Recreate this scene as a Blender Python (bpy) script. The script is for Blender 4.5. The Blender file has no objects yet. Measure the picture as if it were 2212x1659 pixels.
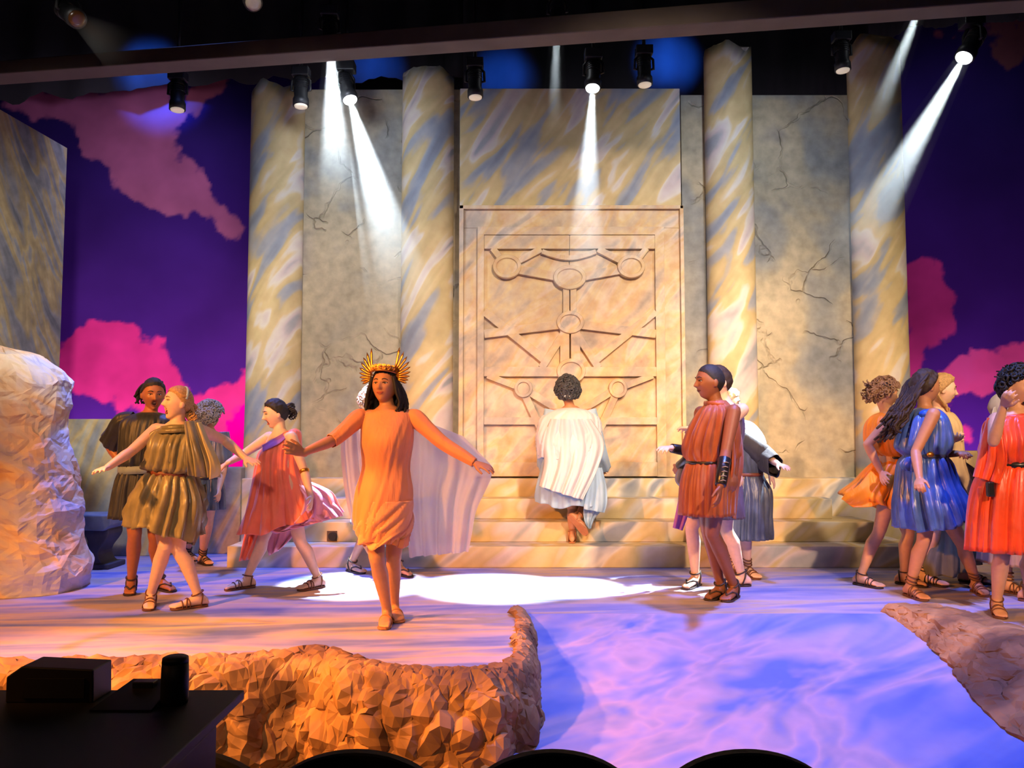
import bpy, bmesh, math, random
import numpy as np
from mathutils import Vector, Matrix, noise as mnoise

# ------------------------------------------------------------------ camera, light, exposure
SC = bpy.context.scene
COL = SC.collection
F = 1750.0            # focal length in photo pixels
CZ = 1.25             # camera height over the stage floor
TILT = math.atan(111.0 / F)
cam = bpy.data.objects.new('camera', bpy.data.cameras.new('camera'))
cam.data.sensor_width = 36.0
cam.data.lens = 36.0 * F / 2212.0
cam.data.clip_start = 0.05
cam.location = (0, 0, CZ)
cam.rotation_euler = (math.pi / 2 + TILT, 0, 0)
COL.objects.link(cam)
SC.camera = cam

world = bpy.data.worlds.new('world')
world.use_nodes = True
world.node_tree.nodes['Background'].inputs[0].default_value = (0.01, 0.012, 0.02, 1)
world.node_tree.nodes['Background'].inputs[1].default_value = 0.25
SC.world = world
SC.view_settings.view_transform = 'Standard'
SC.view_settings.look = 'None'
SC.view_settings.gamma = 1.0
SC.view_settings.exposure = 0.0
SC.view_settings.use_curve_mapping = False
SC.cycles.max_bounces = 5
SC.cycles.diffuse_bounces = 2
SC.cycles.glossy_bounces = 2
SC.cycles.transparent_max_bounces = 10
SC.cycles.volume_bounces = 0
SC.cycles.use_adaptive_sampling = True
SC.cycles.adaptive_threshold = 0.03
SC.cycles.sample_clamp_indirect = 4.0


def P(px, py, y):
    """Point of the place seen at photo pixel (px, py) standing y metres from the camera."""
    dx = (px - 1106.0) / F
    dv = -(py - 829.5) / F
    c, s = math.cos(TILT), math.sin(TILT)
    k = y / (c - dv * s)
    return Vector((dx * k, y, CZ + (s + dv * c) * k))


def PZ(px, py, z=0.0):
    """Point on the horizontal plane z seen at a pixel."""
    dx = (px - 1106.0) / F
    dv = -(py - 829.5) / F
    c, s = math.cos(TILT), math.sin(TILT)
    k = (z - CZ) / (s + dv * c)
    return Vector((dx * k, (c - dv * s) * k, z))


def spot(name, loc, target, power, color, size_deg, blend=0.5, radius=0.08):
    l = bpy.data.lights.new(name, 'SPOT')
    l.energy = power
    l.color = color
    l.spot_size = math.radians(size_deg)
    l.spot_blend = blend
    l.shadow_soft_size = radius
    o = bpy.data.objects.new(name, l)
    o.location = loc
    o.rotation_euler = (Vector(target) - Vector(loc)).to_track_quat('-Z', 'Y').to_euler()
    COL.objects.link(o)
    return o


def area(name, loc, target, power, color, sx, sy):
    l = bpy.data.lights.new(name, 'AREA')
    l.shape = 'RECTANGLE'
    l.size = sx
    l.size_y = sy
    l.energy = power
    l.color = color
    o = bpy.data.objects.new(name, l)
    o.location = loc
    o.rotation_euler = (Vector(target) - Vector(loc)).to_track_quat('-Z', 'Y').to_euler()
    COL.objects.link(o)
    return o

# theatre lamps: amber from the house left, neutral from the house right, blue from the flies; cool wall and sky fills are unseen additions
spot('amber_house_spot', (-5.6, 0.4, 4.4), (-1.6, 5.0, 0.3), 3600, (1.0, 0.36, 0.07), 52, 0.6, 0.12)
spot('warm_front_spot', (-0.8, -3.5, 4.9), (-1.3, 6.6, 0.9), 1000, (1.0, 0.68, 0.46), 34, 0.8, 0.12)
spot('warm_house_spot', (3.4, -3.0, 5.2), (2.6, 6.8, 1.3), 4000, (1.0, 0.62, 0.36), 28, 0.7, 0.12)
spot('wall_warm_spot', (1.6, 2.0, 5.2), (1.0, 9.0, 1.8), 1750, (1.0, 0.77, 0.56), 46, 0.9, 0.2)
spot('wall_warm_spot_right', (4.2, 3.2, 5.0), (3.5, 9.0, 1.6), 1000, (1.0, 0.78, 0.52), 44, 0.9, 0.2)
spot('wall_warm_spot_left', (-1.4, 2.6, 5.0), (-2.3, 9.0, 1.8), 750, (1.0, 0.82, 0.60), 44, 0.9, 0.2)
spot('cool_wall_fill_left', (-1.7, 7.0, 4.45), (-1.6, 9.0, 3.5), 100, (0.78, 0.86, 1.0), 130, 1.0, 0.15)  # unseen fill added below the beam, no fixture hangs here
spot('cool_wall_fill_right', (2.5, 6.9, 4.5), (2.4, 9.0, 3.5), 110, (0.78, 0.86, 1.0), 130, 1.0, 0.15)  # matching unseen fill added for the right wall
spot('amber_edge_spot', (-5.4, 3.9, 3.8), (-1.5, 4.55, -0.2), 3300, (1.0, 0.34, 0.06), 36, 0.8, 0.12)
spot('cool_side_wall_spot', (-2.6, 3.5, 4.0), (-4.7, 9.0, 2.2), 1100, (1.0, 0.93, 0.80), 50, 0.9, 0.2)
spot('blue_fly_spot_left', (-3.0, 7.6, 6.0), (-2.4, 6.7, 0), 1900, (0.16, 0.27, 1.0), 52, 0.8, 0.2)
spot('blue_fly_spot_right', (2.5, 5.3, 6.3), (2.2, 4.9, 0), 2700, (0.16, 0.28, 1.0), 54, 0.8, 0.2)
spot('lavender_fly_spot', (1.0, 4.6, 6.2), (0.8, 5.2, 0), 300, (0.78, 0.52, 1.0), 50, 0.8, 0.2)
spot('sky_fill_left', (-3.9, 8.75, 5.3), (-5.2, 11.0, 4.2), 110, (0.80, 0.74, 1.0), 110, 0.9, 0.2)  # unseen fill added to brighten the upper left sky cloth
spot('sky_fill_right', (5.0, 8.75, 5.6), (6.2, 11.0, 4.6), 60, (0.80, 0.74, 1.0), 110, 0.9, 0.2)  # unseen fill added to brighten the right sky cloth

# ------------------------------------------------------------------ materials
def srgb(r, g, b):
    def f(c):
        c /= 255.0
        return c / 12.92 if c <= 0.04045 else ((c + 0.055) / 1.055) ** 2.4
    return (f(r), f(g), f(b), 1.0)


MATS = {}


def new_mat(name):
    m = bpy.data.materials.new(name)
    m.use_nodes = True
    nt = m.node_tree
    return m, nt, nt.nodes['Principled BSDF']


def plain(name, col, rough=0.6, metal=0.0, var=0.12, scale=18.0, bump=0.0, sheen=0.0, emit=None):
    """Principled colour with a little procedural mottling."""
    if name in MATS:
        return MATS[name]
    m, nt, b = new_mat(name)
    N, L = nt.nodes, nt.links
    tc = N.new('ShaderNodeTexCoord')
    nz = N.new('ShaderNodeTexNoise')
    nz.inputs['Scale'].default_value = scale
    nz.inputs['Detail'].default_value = 3
    L.new(tc.outputs['Object'], nz.inputs['Vector'])
    rp = N.new('ShaderNodeValToRGB')
    e = rp.color_ramp.elements
    e[0].position, e[1].position = 0.3, 0.7
    e[0].color = tuple(max(0, c * (1 - var)) for c in col[:3]) + (1,)
    e[1].color = tuple(min(1, c * (1 + var)) for c in col[:3]) + (1,)
    L.new(nz.outputs['Fac'], rp.inputs['Fac'])
    L.new(rp.outputs['Color'], b.inputs['Base Color'])
    b.inputs['Roughness'].default_value = rough
    b.inputs['Metallic'].default_value = metal
    if sheen:
        b.inputs['Sheen Weight'].default_value = sheen
    if bump:
        bp = N.new('ShaderNodeBump')
        bp.inputs['Strength'].default_value = bump
        bp.inputs['Distance'].default_value = 0.01
        L.new(nz.outputs['Fac'], bp.inputs['Height'])
        L.new(bp.outputs['Normal'], b.inputs['Normal'])
    if emit:
        b.inputs['Emission Color'].default_value = emit[0]
        b.inputs['Emission Strength'].default_value = emit[1]
    MATS[name] = m
    return m


def streaks(name, stops, rot=(0, 0, 0), scale=(1, 1, 1), nscale=1.0, detail=3.0, dist=0.6, rough=0.75, crack=0.0, fine=0.12, constant=False, seed=0.0, crumple=0.0):
    """Scenic paint: long brushed blotches of several colours; optional crackle relief."""
    m, nt, b = new_mat(name)
    N, L = nt.nodes, nt.links
    tc = N.new('ShaderNodeTexCoord')
    r1 = N.new('ShaderNodeMapping')
    r1.vector_type = 'TEXTURE'
    r1.inputs['Rotation'].default_value = rot
    r1.inputs['Location'].default_value = (seed, seed * 0.7, seed * 0.3)
    L.new(tc.outputs['Object'], r1.inputs['Vector'])
    s1 = N.new('ShaderNodeMapping')
    s1.inputs['Scale'].default_value = scale
    L.new(r1.outputs['Vector'], s1.inputs['Vector'])
    nz = N.new('ShaderNodeTexNoise')
    nz.inputs['Scale'].default_value = nscale
    nz.inputs['Detail'].default_value = detail
    nz.inputs['Roughness'].default_value = 0.55
    nz.inputs['Distortion'].default_value = dist
    L.new(s1.outputs['Vector'], nz.inputs['Vector'])
    rp = N.new('ShaderNodeValToRGB')
    cr = rp.color_ramp
    if constant:
        cr.interpolation = 'CONSTANT'
    while len(cr.elements) < len(stops):
        cr.elements.new(0.5)
    for el, (p, c) in zip(cr.elements, stops):
        el.position = p
        el.color = c
    L.new(nz.outputs['Fac'], rp.inputs['Fac'])
    n2 = N.new('ShaderNodeTexNoise')
    n2.inputs['Scale'].default_value = 9.0
    n2.inputs['Detail'].default_value = 5
    L.new(tc.outputs['Object'], n2.inputs['Vector'])
    mx = N.new('ShaderNodeMix')
    mx.data_type = 'RGBA'
    mx.blend_type = 'OVERLAY'
    mx.inputs['Factor'].default_value = fine * 4
    L.new(rp.outputs['Color'], mx.inputs[6])
    L.new(n2.outputs['Fac'], mx.inputs[7])
    L.new(mx.outputs[2], b.inputs['Base Color'])
    b.inputs['Roughness'].default_value = rough
    if crumple:
        rg = N.new('ShaderNodeTexNoise')
        rg.noise_type = 'RIDGED_MULTIFRACTAL'
        rg.inputs['Scale'].default_value = 2.6
        rg.inputs['Detail'].default_value = 5
        rg.inputs['Roughness'].default_value = 0.55
        L.new(tc.outputs['Object'], rg.inputs['Vector'])
        bq = N.new('ShaderNodeBump')
        bq.inputs['Strength'].default_value = crumple
        bq.inputs['Distance'].default_value = 0.05
        L.new(rg.outputs['Fac'], bq.inputs['Height'])
        L.new(bq.outputs['Normal'], b.inputs['Normal'])
    if crack:
        wn = N.new('ShaderNodeTexNoise')
        wn.inputs['Scale'].default_value = 1.6
        wn.inputs['Detail'].default_value = 4
        L.new(tc.outputs['Object'], wn.inputs['Vector'])
        ad = N.new('ShaderNodeMix')
        ad.data_type = 'RGBA'
        ad.blend_type = 'ADD'
        ad.inputs['Factor'].default_value = 0.6
        L.new(tc.outputs['Object'], ad.inputs[6])
        L.new(wn.outputs['Color'], ad.inputs[7])
        vo = N.new('ShaderNodeTexVoronoi')
        vo.feature = 'DISTANCE_TO_EDGE'
        vo.inputs['Scale'].default_value = 1.5
        L.new(ad.outputs[2], vo.inputs['Vector'])
        mr = N.new('ShaderNodeMapRange')
        mr.inputs['From Max'].default_value = 0.02
        L.new(vo.outputs['Distance'], mr.inputs['Value'])
        mk = N.new('ShaderNodeTexNoise')
        mk.inputs['Scale'].default_value = 2.3
        L.new(tc.outputs['Object'], mk.inputs['Vector'])
        gt = N.new('ShaderNodeMapRange')
        gt.inputs['From Min'].default_value = 0.42
        gt.inputs['From Max'].default_value = 0.50
        L.new(mk.outputs['Fac'], gt.inputs['Value'])
        mxh = N.new('ShaderNodeMath')
        mxh.operation = 'MAXIMUM'
        L.new(mr.outputs['Result'], mxh.inputs[0])
        L.new(gt.outputs['Result'], mxh.inputs[1])
        bp = N.new('ShaderNodeBump')
        bp.inputs['Strength'].default_value = crack
        bp.inputs['Distance'].default_value = 0.02
        L.new(mxh.outputs[0], bp.inputs['Height'])
        b2 = N.new('ShaderNodeBump')
        b2.inputs['Strength'].default_value = 0.25
        b2.inputs['Distance'].default_value = 0.02
        L.new(n2.outputs['Fac'], b2.inputs['Height'])
        L.new(bp.outputs['Normal'], b2.inputs['Normal'])
        L.new(b2.outputs['Normal'], b.inputs['Normal'])
    MATS[name] = m
    return m


OCH, OCH2 = srgb(198, 176, 128), srgb(216, 192, 142)
GRY, GRB, DGR = srgb(164, 164, 168), srgb(142, 150, 164), srgb(128, 131, 142)
CRM, PNK = srgb(222, 212, 198), srgb(208, 192, 190)
marble_stops = [(0.28, DGR), (0.36, GRB), (0.42, GRY), (0.46, OCH), (0.53, OCH2), (0.56, CRM), (0.62, PNK), (0.66, GRY), (0.74, GRB)]
M_marble = streaks('marbled_scenic_paint', marble_stops, rot=(0, math.radians(-52), 0), scale=(0.42, 1.0, 1.9), nscale=1.7, detail=2.5, dist=0.4, fine=0.05)
M_marble_soft = streaks('marbled_column_paint', marble_stops, rot=(0, math.radians(-58), 0), scale=(0.45, 0.45, 1.9), nscale=1.7, detail=2.5, dist=0.4, fine=0.05, seed=3.1)
M_marble_step = streaks('marbled_step_paint', [(0.3, GRY), (0.4, PNK), (0.47, OCH), (0.53, OCH2), (0.58, CRM), (0.66, GRB)], rot=(0, math.radians(-40), 0), scale=(0.6, 1.0, 1.8), nscale=1.5, detail=2.0, dist=0.4, fine=0.05, seed=1.7)
M_plaster = streaks('crackled_plaster_paint', [(0.3, srgb(120, 124, 128)), (0.42, srgb(150, 148, 140)), (0.5, srgb(176, 164, 138)), (0.6, srgb(190, 176, 148)), (0.7, srgb(150, 142, 134))], scale=(1, 1, 1), nscale=0.8, dist=0.4, crack=0.9, seed=5.0)
M_flat = streaks('streaked_flat_paint', [(0.3, srgb(96, 100, 110)), (0.4, srgb(126, 128, 136)), (0.47, srgb(150, 136, 104)), (0.53, srgb(168, 152, 116)), (0.57, srgb(140, 142, 146)), (0.66, srgb(112, 116, 126))], rot=(math.radians(-58), 0, 0), scale=(1.0, 0.5, 2.6), nscale=1.5, dist=0.7)
M_floor = streaks('brushed_stage_paint', [(0.30, srgb(92, 106, 188)), (0.40, srgb(130, 134, 194)), (0.47, srgb(168, 156, 194)), (0.53, srgb(188, 168, 180)), (0.57, srgb(188, 166, 152)), (0.61, srgb(158, 150, 192)), (0.70, srgb(100, 116, 194))], rot=(0, 0, math.radians(6)), scale=(0.40, 2.6, 1.0), nscale=1.25, detail=3.5, dist=0.5, rough=0.55, fine=0.03)
M_ramp = streaks('blotched_ramp_paint', [(0.32, srgb(84, 108, 200)), (0.41, srgb(112, 128, 204)), (0.48, srgb(150, 146, 204)), (0.54, srgb(186, 160, 194)), (0.59, srgb(158, 148, 190)), (0.66, srgb(100, 122, 204))], rot=(0, 0, math.radians(35)), scale=(0.7, 1.6, 1.0), nscale=1.3, detail=3.0, dist=0.5, rough=0.6, fine=0.03, seed=2.0)
M_rock = streaks('painted_rock_cloth', [(0.3, srgb(92, 62, 42)), (0.42, srgb(122, 86, 56)), (0.5, srgb(156, 112, 70)), (0.6, srgb(178, 134, 88)), (0.72, srgb(112, 80, 58))], scale=(1, 1, 1), nscale=2.2, dist=0.8, fine=0.06, seed=7.0, crumple=0.45)
M_boulder = streaks('pale_boulder_paint', [(0.3, srgb(170, 174, 206)), (0.42, srgb(200, 194, 214)), (0.5, srgb(226, 200, 176)), (0.58, srgb(220, 176, 134)), (0.66, srgb(210, 196, 200)), (0.75, srgb(176, 182, 212))], rot=(0, math.radians(40), 0), scale=(0.8, 0.8, 1.7), nscale=1.6, dist=0.6, fine=0.05, seed=9.0, crumple=0.35)
M_black = plain('black_drape', (0.012, 0.012, 0.014, 1), 0.9, scale=6)
M_border = plain('border_cloth', (0.016, 0.016, 0.02, 1), 0.9, scale=4)
M_blackmetal = plain('black_lamp_metal', (0.02, 0.02, 0.024, 1), 0.45, 0.3)
M_beam = plain('brown_grey_beam_paint', srgb(92, 82, 76), 0.8, scale=3, var=0.15)
M_pit = plain('dark_pit_floor', (0.015, 0.013, 0.012, 1), 0.8)
M_bench = plain('blue_grey_bench_paint', srgb(104, 116, 142), 0.7, var=0.25, scale=7, bump=0.2)
M_benchleg = plain('dark_bench_leg_paint', srgb(58, 56, 70), 0.7, var=0.3, scale=7, bump=0.2)
M_seat = plain('black_upholstery', (0.010, 0.009, 0.009, 1), 0.8, scale=60, bump=0.1)
M_console = plain('black_console_laminate', (0.008, 0.006, 0.006, 1), 0.6)

# ------------------------------------------------------------------ object helpers
def tag(o, label=None, cat=None, group=None, kind=None):
    if label:
        o['label'] = label
    if cat:
        o['category'] = cat
    if group:
        o['group'] = group
    if kind:
        o['kind'] = kind
    return o


def mesh_obj(name, verts, faces, mat, parent=None, smooth=False):
    me = bpy.data.meshes.new(name)
    me.from_pydata([tuple(v) for v in verts], [], [tuple(f) for f in faces])
    me.update()
    if smooth:
        me.shade_smooth()
    if mat:
        me.materials.append(mat)
    o = bpy.data.objects.new(name, me)
    COL.objects.link(o)
    if parent:
        o.parent = parent
        o.matrix_parent_inverse = parent.matrix_world.inverted() if False else Matrix.Translation(-parent.location)
    return o


def empty(name, loc):
    o = bpy.data.objects.new(name, None)
    o.location = loc
    o.empty_display_size = 0.1
    COL.objects.link(o)
    return o


class G:
    """Collects closed shapes for one mesh."""
    def __init__(s):
        s.v, s.f = [], []

    def add(s, v, f):
        n = len(s.v)
        s.v += [tuple(p) for p in v]
        s.f += [tuple(i + n for i in q) for q in f]
        return s

    def box(s, lo, hi):
        x0, y0, z0 = lo
        x1, y1, z1 = hi
        v = [(x0, y0, z0), (x1, y0, z0), (x1, y1, z0), (x0, y1, z0), (x0, y0, z1), (x1, y0, z1), (x1, y1, z1), (x0, y1, z1)]
        return s.add(v, [(0, 3, 2, 1), (4, 5, 6, 7), (0, 1, 5, 4), (1, 2, 6, 5), (2, 3, 7, 6), (3, 0, 4, 7)])

    def prism(s, pts, d):
        """polygon pts (3-D, counter-clockwise seen from -d) extruded by vector d"""
        n = len(pts)
        d = Vector(d)
        v = [Vector(p) for p in pts] + [Vector(p) + d for p in pts]
        f = [tuple(range(n)), tuple(range(2 * n - 1, n - 1, -1))]
        f += [((i + 1) % n, i, n + i, n + (i + 1) % n) for i in range(n)]
        return s.add(v, f)

    def tube(s, pts, rad, n=10, up=None, caps=True):
        pts = [Vector(p) for p in pts]
        if not hasattr(rad, '__len__'):
            rad = [rad] * len(pts)
        rows = []
        prev = None
        for i, p in enumerate(pts):
            t = (pts[min(i + 1, len(pts) - 1)] - pts[max(i - 1, 0)])
            t = t.normalized() if t.length > 1e-9 else Vector((0, 0, 1))
            if prev is None:
                a = Vector(up) if up else (Vector((0, 0, 1)) if abs(t.z) < 0.9 else Vector((0, 1, 0)))
            else:
                a = prev
            a = (a - t * a.dot(t))
            if a.length < 1e-6:
                a = t.orthogonal()
            a.normalize()
            prev = a
            b = t.cross(a)
            r = rad[i]
            ra, rb = (r if hasattr(r, '__len__') else (r, r))
            rows.append([p + a * ra * math.cos(k * 2 * math.pi / n) + b * rb * math.sin(k * 2 * math.pi / n) for k in range(n)])
        v = [q for r in rows for q in r]
        f = [(i * n + k, i * n + (k + 1) % n, (i + 1) * n + (k + 1) % n, (i + 1) * n + k) for i in range(len(rows) - 1) for k in range(n)]
        if caps:
            f.append(tuple(range(n - 1, -1, -1)))
            f.append(tuple((len(rows) - 1) * n + k for k in range(n)))
        return s.add(v, f)

    def capsule(s, pts, rad, n=12, up=None):
        """tube with round ends"""
        pts = [Vector(p) for p in pts]
        rad = list(rad) if hasattr(rad, '__len__') else [rad] * len(pts)
        d0 = (pts[0] - pts[1]).normalized()
        d1 = (pts[-1] - pts[-2]).normalized()
        def sc(r, k):
            return (r[0] * k, r[1] * k) if hasattr(r, '__len__') else r * k
        def mn(r):
            return min(r) if hasattr(r, '__len__') else r
        a, b = [], []
        for k in (0.98, 0.8, 0.45):
            h = math.sqrt(1 - k * k) if k < 0.98 else 0.97
            kk = k if k < 0.98 else 0.2
            a.append((pts[0] + d0 * mn(rad[0]) * h, sc(rad[0], kk)))
        a.sort(key=lambda q: -(q[0] - pts[0]).length)
        for k in (0.45, 0.8, 0.98):
            h = math.sqrt(1 - k * k) if k < 0.98 else 0.97
            kk = k if k < 0.98 else 0.2
            b.append((pts[-1] + d1 * mn(rad[-1]) * h, sc(rad[-1], kk)))
        b.sort(key=lambda q: (q[0] - pts[-1]).length)
        return s.tube([q[0] for q in a] + pts + [q[0] for q in b], [q[1] for q in a] + rad + [q[1] for q in b], n, up)

    def ball(s, c, r, ax=None, nu=16, nv=10):
        c = Vector(c)
        ax = ax or (Vector((1, 0, 0)), Vector((0, 1, 0)), Vector((0, 0, 1)))
        r = r if hasattr(r, '__len__') else (r, r, r)
        v = []
        for j in range(1, nv):
            ph = math.pi * j / nv
            for i in range(nu):
                th = 2 * math.pi * i / nu
                v.append(c + ax[0] * (r[0] * math.sin(ph) * math.cos(th)) + ax[1] * (r[1] * math.sin(ph) * math.sin(th)) + ax[2] * (r[2] * math.cos(ph)))
        v += [c + ax[2] * r[2], c - ax[2] * r[2]]
        f = [(j * nu + i, (j + 1) * nu + i, (j + 1) * nu + (i + 1) % nu, j * nu + (i + 1) % nu) for j in range(nv - 2) for i in range(nu)]
        t, bt = len(v) - 2, len(v) - 1
        f += [(t, i, (i + 1) % nu) for i in range(nu)]
        f += [(bt, (nv - 2) * nu + (i + 1) % nu, (nv - 2) * nu + i) for i in range(nu)]
        return s.add(v, f)

    def obj(s, name, mat, parent=None, smooth=False, bevel=0.0):
        o = mesh_obj(name, s.v, s.f, mat, parent, smooth)
        if bevel:
            md = o.modifiers.new('bevel', 'BEVEL')
            md.width = bevel
            md.segments = 2
            md.limit_method = 'ANGLE'
        return o


def grid_faces(nu, nv, wrap=False):
    return [(j * nu + i, j * nu + (i + 1) % nu, (j + 1) * nu + (i + 1) % nu, (j + 1) * nu + i)
            for j in range(nv - 1) for i in range(nu if wrap else nu - 1)]


def fbm(p, sc=1.0, oct=4, off=0.0):
    q = Vector(p) * sc + Vector((off, off * 1.7, off * 0.3))
    return mnoise.fractal(q, 1.0, 2.0, oct)


def struct(o):
    o['kind'] = 'structure'
    return o

# ------------------------------------------------------------------ the stage house
RAMP_Y, RAMP_K, PIT = 5.79, 0.20, -0.5
LX = 0.10             # where the left ledge meets the ramp
RX = 2.62             # where the ramp meets the right bank


def ramp_z(y):
    return -(RAMP_Y - y) * RAMP_K if y < RAMP_Y else 0.0

# floor: stage deck with a notch for the ramp
g = G()
fy0 = 4.45
g.prism([(-9, 4.40, 0), (-1.5, 4.40, 0), (-1.25, 4.56, 0), (-0.92, 4.50, 0), (-0.78, 4.22, 0), (-0.06, 4.20, 0), (LX - 0.03, 4.4, 0), (LX - 0.02, RAMP_Y, 0), (-9, RAMP_Y, 0)][::-1], (0, 0, -0.12))
g.prism([(-9, RAMP_Y, 0), (9, RAMP_Y, 0), (9, 12.5, 0), (-9, 12.5, 0)][::-1], (0, 0, -0.12))
g.prism([(RX + 0.42, 4.2, 0), (9, 4.2, 0), (9, RAMP_Y, 0), (RX + 0.25, RAMP_Y, 0)][::-1], (0, 0, -0.12))
struct(g.obj('floor', M_floor))
g = G()
y1 = RAMP_Y + PIT / RAMP_K
g.prism([(LX - 0.25, RAMP_Y, -0.001), (LX - 0.25, y1, PIT), (RX + 0.5, y1, PIT), (RX + 0.5, RAMP_Y, -0.001)], (0, 0, -0.08))
r = struct(g.obj('trim_1', M_ramp))
r['label'] = 'sloping painted ramp from the stage down to the audience'
g = G().box((-9, -3, PIT - 0.1), (9, 6.2, PIT - 0.085))
struct(g.obj('floor_pit', M_pit))
g = G().box((-9, 12.5, -0.5), (9, 12.6, 9))
struct(g.obj('wall_back', M_black))
g = G().box((-9.1, 4.5, -0.5), (-9, 12.5, 9))
struct(g.obj('wall_left', M_black))
g = G().box((9, 4.5, -0.5), (9.1, 12.5, 9))
struct(g.obj('wall_right', M_black))
g = G().box((-9, 5.4, 8.9), (9, 12.5, 9.0))
struct(g.obj('ceiling', M_black))

# steps with marbled risers
SZ = [0.2, 0.395, 0.60, 0.79]
SY = [7.757, 8.08, 8.38, 8.69]
sx = [(497, 1990), (581, 1887), (673, 1793), (522, 1962)]
for k in range(3):
    x0 = (sx[k][0] - 1106) / F * SY[k]
    x1 = (sx[k][1] - 1106) / F * SY[k]
    o = G().box((x0, SY[k], 0 if k == 0 else SZ[k - 1]), (x1, 8.688, SZ[k])).obj('stair_step', M_marble_step, bevel=0.008)
    tag(o, ['long low marbled stair step lying on the stage floor', 'middle marbled stair step carrying the black round socket plate', 'shortest marbled stair step just below the plinth'][k], 'step', 'marbled steps to the door')
x0 = (sx[3][0] - 1106) / F * SY[3]
x1 = (sx[3][1] - 1106) / F * SY[3]
PLX0, PLX1 = x0, x1
o = G().box((x0, SY[3], 0), (x1, 9.3, SZ[3])).obj('plinth', M_marble_step, bevel=0.008)
tag(o, 'long marbled plinth under the columns and the carved door', 'plinth')
# socket plate
c = P(717, 1158, SY[1] - 0.006)
t = empty('socket_plate', c)
tag(t, 'small black round socket on a square plate set in stair riser', 'socket')
G().box((c.x - 0.05, SY[1] - 0.008, c.z - 0.05), (c.x + 0.05, SY[1] + 0.002, c.z + 0.05)).obj('plate', plain('brown_plate', srgb(90, 70, 50), 0.6), t, bevel=0.002)
g = G()
g.tube([(c.x + 0.008, SY[1] - 0.03, c.z), (c.x + 0.008, SY[1] - 0.004, c.z)], 0.042, 20)
g.obj('socket', M_blackmetal, t, bevel=0.003)

WY = 9.0
def wall_panel(name, xa, xb, ytop, mat, y=WY, th=0.12, pybot=1032):
    a, b = P(xa, ytop, y), P(xb, ytop, y)
    top = P((xa + xb) / 2, ytop, y).z
    o = G().box((a.x, y, SZ[3] - 0.01), (b.x, y + th, top)).obj(name, mat, bevel=0.006)
    return struct(o)

wall_panel('wall_panel_left', 600, 995, 193, M_plaster)
wall_panel('wall_panel_right', 1470, 1900, 205, M_plaster)

# columns: rounded fronts, torn tops
def column(x0, x1, ytop, seed, label):
    yb = 8.95
    a, b = P(x0, 700, yb), P(x1, 700, yb)
    cx, R = (a.x + b.x) / 2, (b.x - a.x) / 2
    cy = yb - 0.02
    top = P((x0 + x1) / 2, ytop, cy - R * 0.6).z
    n, m = 48, 30
    rnd = random.Random(seed)
    ph = [rnd.uniform(0, 6.28) for _ in range(4)]
    v = []
    for j in range(m + 1):
        for i in range(n):
            th = 2 * math.pi * i / n
            k = j / m
            zt = top + 0.035 * math.sin(3 * th + ph[0]) + 0.025 * math.sin(5 * th + ph[1]) + 0.012 * math.sin(11 * th + ph[2])
            z = SZ[3] + (zt - SZ[3]) * k
            rr = R * (1 + 0.05 * (1 - k) ** 8)
            v.append((cx + rr * math.cos(th), cy + 0.75 * rr * math.sin(th), z))
    f = grid_faces(n, m + 1, True)
    f.append(tuple(m * n + i for i in range(n)))
    o = mesh_obj('column', v, f, M_marble_soft, None, False)
    for p in o.data.polygons:
        p.use_smooth = len(p.vertices) == 4
    return tag(o, label, 'column', 'tall torn topped columns')

column(536, 652, 183, 1, 'leftmost tall marbled column with torn top beside purple sky')
column(866, 979, 150, 2, 'tall marbled column with torn top left of carved door')
column(1528, 1632, 98, 3, 'tall marbled column with torn top right of carved door')
column(1844, 1957, 82, 4, 'rightmost tall marbled column with torn top beside purple sky')

# portal slab with the carved door
PY = 8.86
def D(u, v, y):
    return P(960 + 0.398 * u, 420 + 0.398 * v, y)
def wx(px):
    return P(px, 700, PY).x
def wz(py):
    return P(1233, py, PY).z
o = struct(G().box((wx(992), PY, SZ[3]), (wx(1475), PY + 0.16, wz(191))).obj('wall_portal', M_marble, bevel=0.006))
DY = PY - 0.004
door = empty('door_1', (wx(1233), PY, SZ[3]))
tag(door, 'tall carved double door with raised rings and bands', 'door', kind='structure')
M_door = streaks('carved_door_paint', [(0.3, srgb(176, 160, 146)), (0.42, srgb(206, 180, 150)), (0.5, srgb(216, 184, 136)), (0.58, srgb(222, 198, 172)), (0.66, srgb(190, 176, 164)), (0.75, srgb(170, 164, 158))], rot=(0, math.radians(-48), 0), scale=(0.7, 1, 2.0), nscale=1.6, dist=0.7, seed=4.0)
def dz(v):
    return D(678, v, PY).z
def dxu(u):
    return D(u, 700, PY).x
def bar(u0, v0, u1, v1, name, th, y=None):
    y = PY if y is None else y
    return G().box((dxu(min(u0, u1)), y - th, dz(max(v0, v1))), (dxu(max(u0, u1)), y + 0.02, dz(min(v0, v1)))).obj(name, M_door, door, bevel=0.006)
# outer mouldings
bar(80, 66, 1300, 86, 'frame_moulding', 0.06)
bar(80, 66, 104, 1533, 'frame_moulding', 0.06)
bar(1280, 66, 1300, 1533, 'frame_moulding', 0.06)
bar(104, 86, 1280, 185, 'frame_rail', 0.02)
bar(104, 185, 180, 1533, 'frame_stile', 0.02)
bar(1190, 185, 1280, 1533, 'frame_stile', 0.02)
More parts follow.
